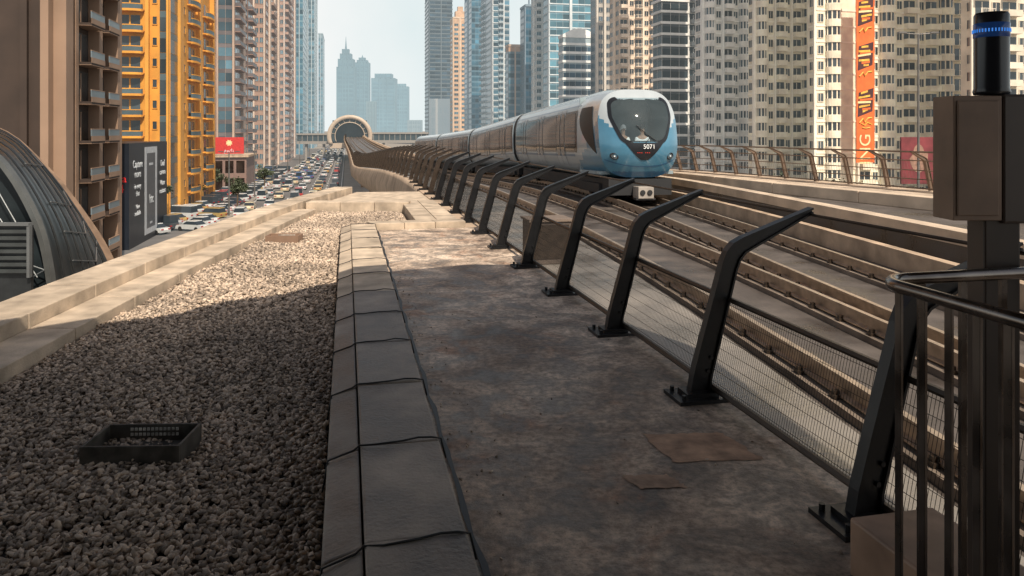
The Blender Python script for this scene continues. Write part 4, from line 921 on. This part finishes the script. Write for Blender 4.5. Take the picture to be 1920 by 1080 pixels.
# ---------------------------------------------------------------- curved glazed shell at left
sh_=thing('curved_canopy','curved dark glazed station canopy with a thin brown rim at the left edge','canopy')
def rim(pts,Y): return [Vector((px2(a,Y),Y,pz(b,Y))) for a,b in pts]
A=rim([(-200,205),(-100,215),(0,252),(55,297),(105,350),(150,410),(180,455),(205,505),(225,570)],20)
B=rim([(-200,250),(-100,262),(-20,285),(20,325),(52,378),(76,432),(90,490),(98,550),(100,620)],14)
NS=10
def dens(P):
    out=[]
    for i in range(len(P)-1):
        for k in range(3):
            t_=k/3; p0=P[max(0,i-1)]; p1=P[i]; p2=P[i+1]; p3=P[min(len(P)-1,i+2)]
            out.append(.5*((2*p1)+(p2-p0)*t_+(2*p0-5*p1+4*p2-p3)*t_*t_+(3*p1-p0-3*p2+p3)*t_**3))
    return out+[P[-1]]
A=dens(A); B=dens(B)
m_cgz=M('canopy_glass',(.018,.024,.027),.3,var=.5,scale=1.2,spec=.25)
G=[[a.lerp(b,t_/NS)+Vector((.25*math.sin(math.pi*t_/NS),0,.15*math.sin(math.pi*t_/NS))) for t_ in range(NS+1)] for a,b in zip(A,B)]
mb=MB(); mb.grid(G); mb.build('glazing',m_cgz,sh_,True)
mb=MB(); mb.grid([[p+Vector((0,.15,0)),Vector((p.x,p.y+.15,-4.0))] for p in B]); mb.build('end_glazing',m_cgz,sh_)
def band(P,w,tk,name,mat):
    mb=MB(); R=[]
    for i,p in enumerate(P):
        a=P[max(0,i-1)]; b=P[min(len(P)-1,i+1)]; t_=(b-a).normalized(); nn=Vector((-t_.z,0,t_.x))*-1
        R.append([p+Vector((0,-tk,0))-nn*w,p+Vector((0,-tk,0))+nn*w,p+Vector((0,tk,0))+nn*w,p+Vector((0,tk,0))-nn*w])
    mb.sweep(R); return mb.build(name,mat,sh_)
m_rib=M('dark_rib_steel',(.035,.038,.04),.4,metal=.4,var=.3); m_thin=M('thin_brace_steel',(.22,.23,.23),.4,metal=.6)
band(A,.09,.25,'rim',M('brown_rim',(.24,.155,.10),.6,var=.3)); band(B,.045,.08,'rim',M('rim_steel',(.14,.145,.14),.4,metal=.4))
for j in (1,2,3,5,6,7,8,9): band([g_[j]+Vector((.03,0,.02)) for g_ in G],.010,.025,'rib',m_rib)
for i in (8,12,15,18,21):
    mb=MB(); mb.tube([G[i][2]+Vector((.05,0,.03)),G[i+2][5]+Vector((.05,0,.03)),G[i+1][8]+Vector((.05,0,.03))],.014,5); mb.build('brace',m_thin,sh_)
for (a_,b_) in (((-20,330),(60,470)),((0,410),(70,520)),((-20,470),(95,510)),((-10,560),(95,500))):
    mb=MB(); mb.tube(rim([a_,b_],13.98),.012,5); mb.build('brace',m_thin,sh_)
lv=thing('louvre_screen','dark grey slatted metal screen below the curved canopy at left','screen',(px2(-10,13),13,pz(520,13)),0)
m_lv=M('slat_paint',(.045,.05,.05),.5,var=.3)
for i in range(7):
    mb=MB(); mb.box(-1.2,-.03,.08+i*.115,.58,.03,.14+i*.115); mb.build('slat',m_lv,lv)
mb=MB(); mb.box(-1.25,-.05,.9,.62,.08,.95); mb.box(.58,-.04,0,.63,.04,.9); mb.build('frame',M('screen_frame',(.12,.125,.125),.5),lv)
mb=MB(); mb.box(-1.2,.05,-2.4,.6,.12,.9); mb.build('backing',m_rib,lv)
# ---------------------------------------------------------------- far arched station
Y0=345; xc=px2(656,Y0); ast=thing('arched_station','far station with a tan arched shell roof over the viaduct','station',(xc,Y0,0),ANG)
m_ar=M('arch_shell',(.46,.36,.27),.5,var=.12,scale=.2,haze=.10); m_ag=M('arch_glass',(.05,.07,.08),.2,haze=.09,var=.3,scale=.2)
def arch(ro,ri,y0,y1,zc,mat,name):
    mb=MB(); n=28; A_=[math.radians(-25)+math.radians(230)*k/n for k in range(n+1)]
    R=[[(r*math.cos(a),y_,zc+r*math.sin(a)*.95) for r,y_ in ((ri,y0),(ro,y0),(ro,y1),(ri,y1))] for a in A_]
    mb.sweep(R); return mb.build(name,mat,ast,True)
arch(10.3,8.4,0,1.5,-.9,m_ar,'rim'); arch(9.9,9.2,1.5,75,-.9,m_ar,'shell'); arch(8.3,7.0,1.0,1.4,-.9,m_ag,'glazing'); arch(6.9,6.5,.6,1.4,-.9,m_ar,'inner_rim')
for k in range(9):
    a=math.radians(10+20*k); mb=MB(); mb.tube([(6.9*math.cos(a),.8,-.9+6.9*.95*math.sin(a)),(8.4*math.cos(a),.8,-.9+8.4*.95*math.sin(a))],.12,5); mb.build('mullion',m_ar,ast)
mb=MB(); mb.box(-8,10,-4.5,8,11,6.5); mb.build('end_screen',m_ag,ast)
mb=MB(); mb.box(-9,1,-6.5,9,70,-4.2); mb.build('base',m_ar,ast)
fbm=M('bridge_cladding',(.28,.25,.22),.6,haze=.10)
for lab,x0,x1,py0,py1 in (('enclosed grey footbridge left of the arched station',556,622,250,270),('enclosed grey footbridge right of the arched station',690,802,248,268)):
    Yf=352; a=px2(x0,Yf); b=px2(x1,Yf); fb=thing('footbridge',lab,'bridge',(a,Yf,0),0); L_=b-a; z1,z0=pz(py0,Yf),pz(py1,Yf)
    mb=MB(); mb.box(0,0,z0,L_,4,z0+1.3); mb.build('deck',fbm,fb); mb=MB(); mb.box(-.2,-.3,z1-.8,L_+.2,4.3,z1); mb.build('roof',fbm,fb)
    mb=MB(); mb.box(0,.2,z0+1.3,L_,3.8,z1-.8); mb.build('glazing',m_ag,fb)
    k=0
    while k<L_:
        mb=MB(); mb.box(k,0,z0+1.3,k+.25,.19,z1-.8); mb.build('mullion',fbm,fb); k+=2.5
    for px_ in (.25,.75): mb=MB(); mb.box(L_*px_-.5,1.2,GZ,L_*px_+.5,2.8,z0); mb.build('pillar',fbm,fb)
# ---------------------------------------------------------------- cars
def car_meshes(kind):
    b=MB(); W=.88
    if kind=='sedan': prof=[(-2.2,.3),(-2.25,.62),(-2.1,.86),(-1.3,.95),(1.0,.95),(2.05,.80),(2.2,.55),(2.18,.3)]; cab=[(-1.6,.95),(-1.05,1.42),(.35,1.42),(1.05,.95)]
    elif kind=='suv': prof=[(-2.3,.35),(-2.35,.8),(-2.3,1.05),(1.1,1.05),(2.15,.98),(2.3,.7),(2.28,.35)]; cab=[(-2.2,1.05),(-2.0,1.75),(.5,1.75),(1.1,1.05)]
    else: prof=[(-2.5,.35),(-2.55,1.1),(1.7,1.1),(2.4,.95),(2.5,.6),(2.48,.35)]; cab=[(-2.5,1.1),(-2.45,2.15),(1.2,2.15),(1.8,1.1)]
    b.prism(prof,lambda p:(-W,p[0],p[1]),lambda p:(W,p[0],p[1]))
    (a0,z0),(a1,z1),(a2,z2),(a3,z3)=cab; wr=W-.16
    b.hexa([(-wr,a1,z1-.03),(wr,a1,z1-.03),(wr,a2,z1-.03),(-wr,a2,z1-.03)],[(-wr+.03,a1+.05,z1+.04),(wr-.03,a1+.05,z1+.04),(wr-.03,a2-.05,z1+.04),(-wr+.03,a2-.05,z1+.04)])
    gl=MB(); gl.hexa([(-W+.05,a0,z0),(W-.05,a0,z0),(W-.05,a3,z0),(-W+.05,a3,z0)],[(-wr+.01,a1,z1-.032),(wr-.01,a1,z1-.032),(wr-.01,a2,z1-.032),(-wr+.01,a2,z1-.032)])
    wh=MB(); wh.tube([(-.1,0,0),(.1,0,0)],.33,12)
    li=MB(); rr=prof[1][0]; li.box(-.2,rr-.04,.66,.2,rr+.06,.80)
    return b,gl,wh,li,prof
paints={'white':(.62,.62,.60),'silver':(.38,.38,.38),'black':(.03,.03,.035),'cream':(.6,.5,.32),'red':(.45,.04,.03),'blue':(.05,.10,.25),'gold':(.42,.28,.08)}
pmats={k:M(k+'_car_paint',v,.3,var=.05,coat=.5,haze=.05) for k,v in paints.items()}
m_cgl=M('car_glass',(.02,.025,.03),.1,haze=.05,var=.05); m_tyre=M('tyre',(.02,.02,.02),.8); m_tail=M('tail_lamp',(.4,.02,.02),.3)
CM={}
for kd in ('sedan','suv','van'):
    b,gl,wh,li,_=car_meshes(kd)
    for pn,pm_ in pmats.items(): CM[kd,pn]=b.mesh('car_body',pm_)
    CM[kd,'g']=gl.mesh('windows',m_cgl); CM[kd,'l']=li.mesh('tail_light',m_tail)
wme=wh.mesh('wheel',m_tyre)
ORD=['first','second','third','fourth','fifth','sixth','seventh','eighth','ninth','tenth','eleventh','twelfth','thirteenth','fourteenth','fifteenth','sixteenth','seventeenth','eighteenth','nineteenth','twentieth']+['twenty-'+s for s in ('first','second','third','fourth','fifth','sixth','seventh','eighth','ninth')]+['thirtieth']+['thirty-'+s for s in ('first','second','third','fourth','fifth','sixth','seventh','eighth','ninth')]
def car(n,dd,rz,where,i,group,flip=0):
    kd=random.choice(['sedan','sedan','suv','suv','van']); pn=random.choices(list(paints),[9,4,4,2.5,1.2,1,1.5])[0]
    x,y=Lc(n,dd); root=ob({'sedan':'saloon_car','suv':'sport_utility_car','van':'van'}[kd],CM[kd,pn],None,(x,y,GZ+.03),ANG+rz+(math.pi if flip else 0))
    word={'sedan':'car','suv':'tall car','van':'van'}[kd]
    tag(root,'%s %s, %s from the near end of %s'%(pn,word,ORD[i],where),'van' if kd=='van' else 'car',group)
    ob('windows',CM[kd,'g'],root)
    if y<330:
        for s in (-.62,.62): ob('tail_light',CM[kd,'l'],root,(s,0,0))
        for a in (-1.4,1.4):
            for s in (-.8,.8): ob('wheel',wme,root,(s,a,.33))
lanes=[(-3.1,'the lane beside the viaduct'),(-6.6,'the second lane from the viaduct'),(-10.1,'the third lane from the viaduct'),(-13.6,'the fourth lane from the viaduct'),(-16.6,'the road lane nearest the towers')]
for n,wh_ in lanes:
    dd=random.uniform(95,110); i=0
    while dd<560 and i<36: car(n+random.uniform(-.3,.3),dd,random.uniform(-.02,.02),wh_,i,'vehicles on the main road'); dd+=random.uniform(8,19)*(1+dd/900); i+=1
for n,wh_ in ((-21.2,'the parked row beside the main road'),(-25.8,'the parked row by the tower fronts')):
    dd=random.uniform(110,113)
    for i in range(34):
        car(n,dd,math.radians(random.choice([60,62,58])),wh_,i,'cars parked in front of the towers'); dd+=random.uniform(3.3,6.5)
# ---------------------------------------------------------------- street lamp, trees, poster
def lamp(x,y,H_,label,arm=1.6,group=None):
    o=thing('street_lamp',label,'street lamp',(x,y,GZ),0,group)
    mb=MB(); mb.tube([(0,0,0),(0,0,H_)],[.16,.09],8); mb.build('pole',m_lp,o)
    mb=MB(); mb.tube([(-arm,0,H_+.1),(0,0,H_-.02),(arm,0,H_+.1)],.05,6); mb.build('arm',m_lp,o)
    for s in (-1,1):
        mb=MB(); mb.prism([(-.45,0),(.45,0),(.35,.16),(-.35,.16)],lambda p:(s*arm+p[0],-.14,H_+.08+p[1]),lambda p:(s*arm+p[0],.14,H_+.08+p[1])); mb.build('lamp_head',m_lp,o)
m_lp=M('lamp_steel',(.16,.15,.14),.5,metal=.4)
lamp(px2(1722,75),75,pz(64,75)-GZ,'tall twin arm street lamp in front of the beige banner tower')
for i,yy in enumerate((130,165,205,255,320,400)):
    x,y=Lc(-18.9,yy); lamp(x,y,10.5,'twin arm street lamp, %s from the near end of the left roadside row'%ORD[i],1.4,'street lamps along the main road')
def tree(x,y,zb,H_,R_c,label):
    T=thing('tree',label,'tree',(x,y,zb),random.uniform(0,6))
    mb=MB(); mb.tube([(0,0,0),(.1,.05,H_*.4),(0,.1,H_*.7)],[.2,.15,.08],7)
    for k in range(5):
        a=k*1.25; mb.tube([(0,.05,H_*.45),(R_c*.5*math.cos(a),R_c*.5*math.sin(a),H_*.75)],[.07,.03],5)
    mb.build('trunk',m_bark,T)
    mb=MB(); cl=[(random.gauss(0,.45)*R_c,random.gauss(0,.45)*R_c,H_*.75+random.gauss(0,.22)*H_*.6) for _ in range(16)]
    for _ in range(1500):
        c=random.choice(cl); p=Vector(c)+Vector((random.gauss(0,1),random.gauss(0,1),random.gauss(0,.8)))*R_c*.17
        u=Vector((random.gauss(0,1),random.gauss(0,1),random.gauss(0,1))).normalized(); v=u.orthogonal().normalized(); s=random.uniform(.1,.22)
        mb.add([p-u*s,p+v*s*.6,p+u*s,p-v*s*.6],[(0,1,2,3)])
    mb.build('crown',m_leaf,T)
m_bark=M('bark',(.12,.08,.05),.9); m_leaf=M('leaves',(.055,.07,.035),.7,var=.3,scale=1,island=.5)
for i,(px_,Yt,H_,lab) in enumerate(((1575,85,8.3,'dusty green tree behind the far fence below the orange banner'),(1480,95,7.6,'low green tree behind the far fence below the middle beige tower'),(1370,100,7.4,'low green tree behind the far fence right of the train'))):
    tree(px2(px_,Yt),Yt,GZ,H_,2.4,lab)
for i,(n_,dd) in enumerate(((-28.2,122),(-28.4,150),(-28.3,176),(-19,140),(-19,185))):
    x,y=Lc(n_,dd); tree(x,y,GZ,5.5,1.8,['small street tree at the foot of the orange tower','small street tree before the low sign building','small street tree beside the low sign building','small tree between the main road and parked cars','further small tree between the main road and parked cars'][i])
Yp=95; ps=thing('poster_board','dark maroon poster board behind the far fence near the signal post','sign',(px2(1690,Yp),Yp,0),0)
mb=MB(); mb.box(0,0,pz(345,Yp),72*Yp/F,.3,pz(257,Yp)); mb.build('panel',M('maroon_poster',(.17,.03,.035),.6,var=.5,scale=.5),ps)
mb=MB(); zc=pz(300,Yp); mb.add([(2.2+.7*math.cos(a)*(1 if math.sin(a)>0 else 1.7),-.02,zc+.8+1.2*math.sin(a)*(1 if math.sin(a)>0 else 2)) for a in [2*math.pi*k/24 for k in range(24)]],[tuple(range(24))]); mb.build('picture',M('poster_figure',(.30,.17,.12),.6,var=.3,scale=2),ps)
mb=MB(); mb.box(.3,.1,GZ,.6,.2,pz(345,Yp)); mb.build('leg',m_lp,ps)
mb=MB(); mb.box(4.2,.1,GZ,4.5,.2,pz(345,Yp)); mb.build('leg',m_lp,ps)
print('objects',len(bpy.data.objects))
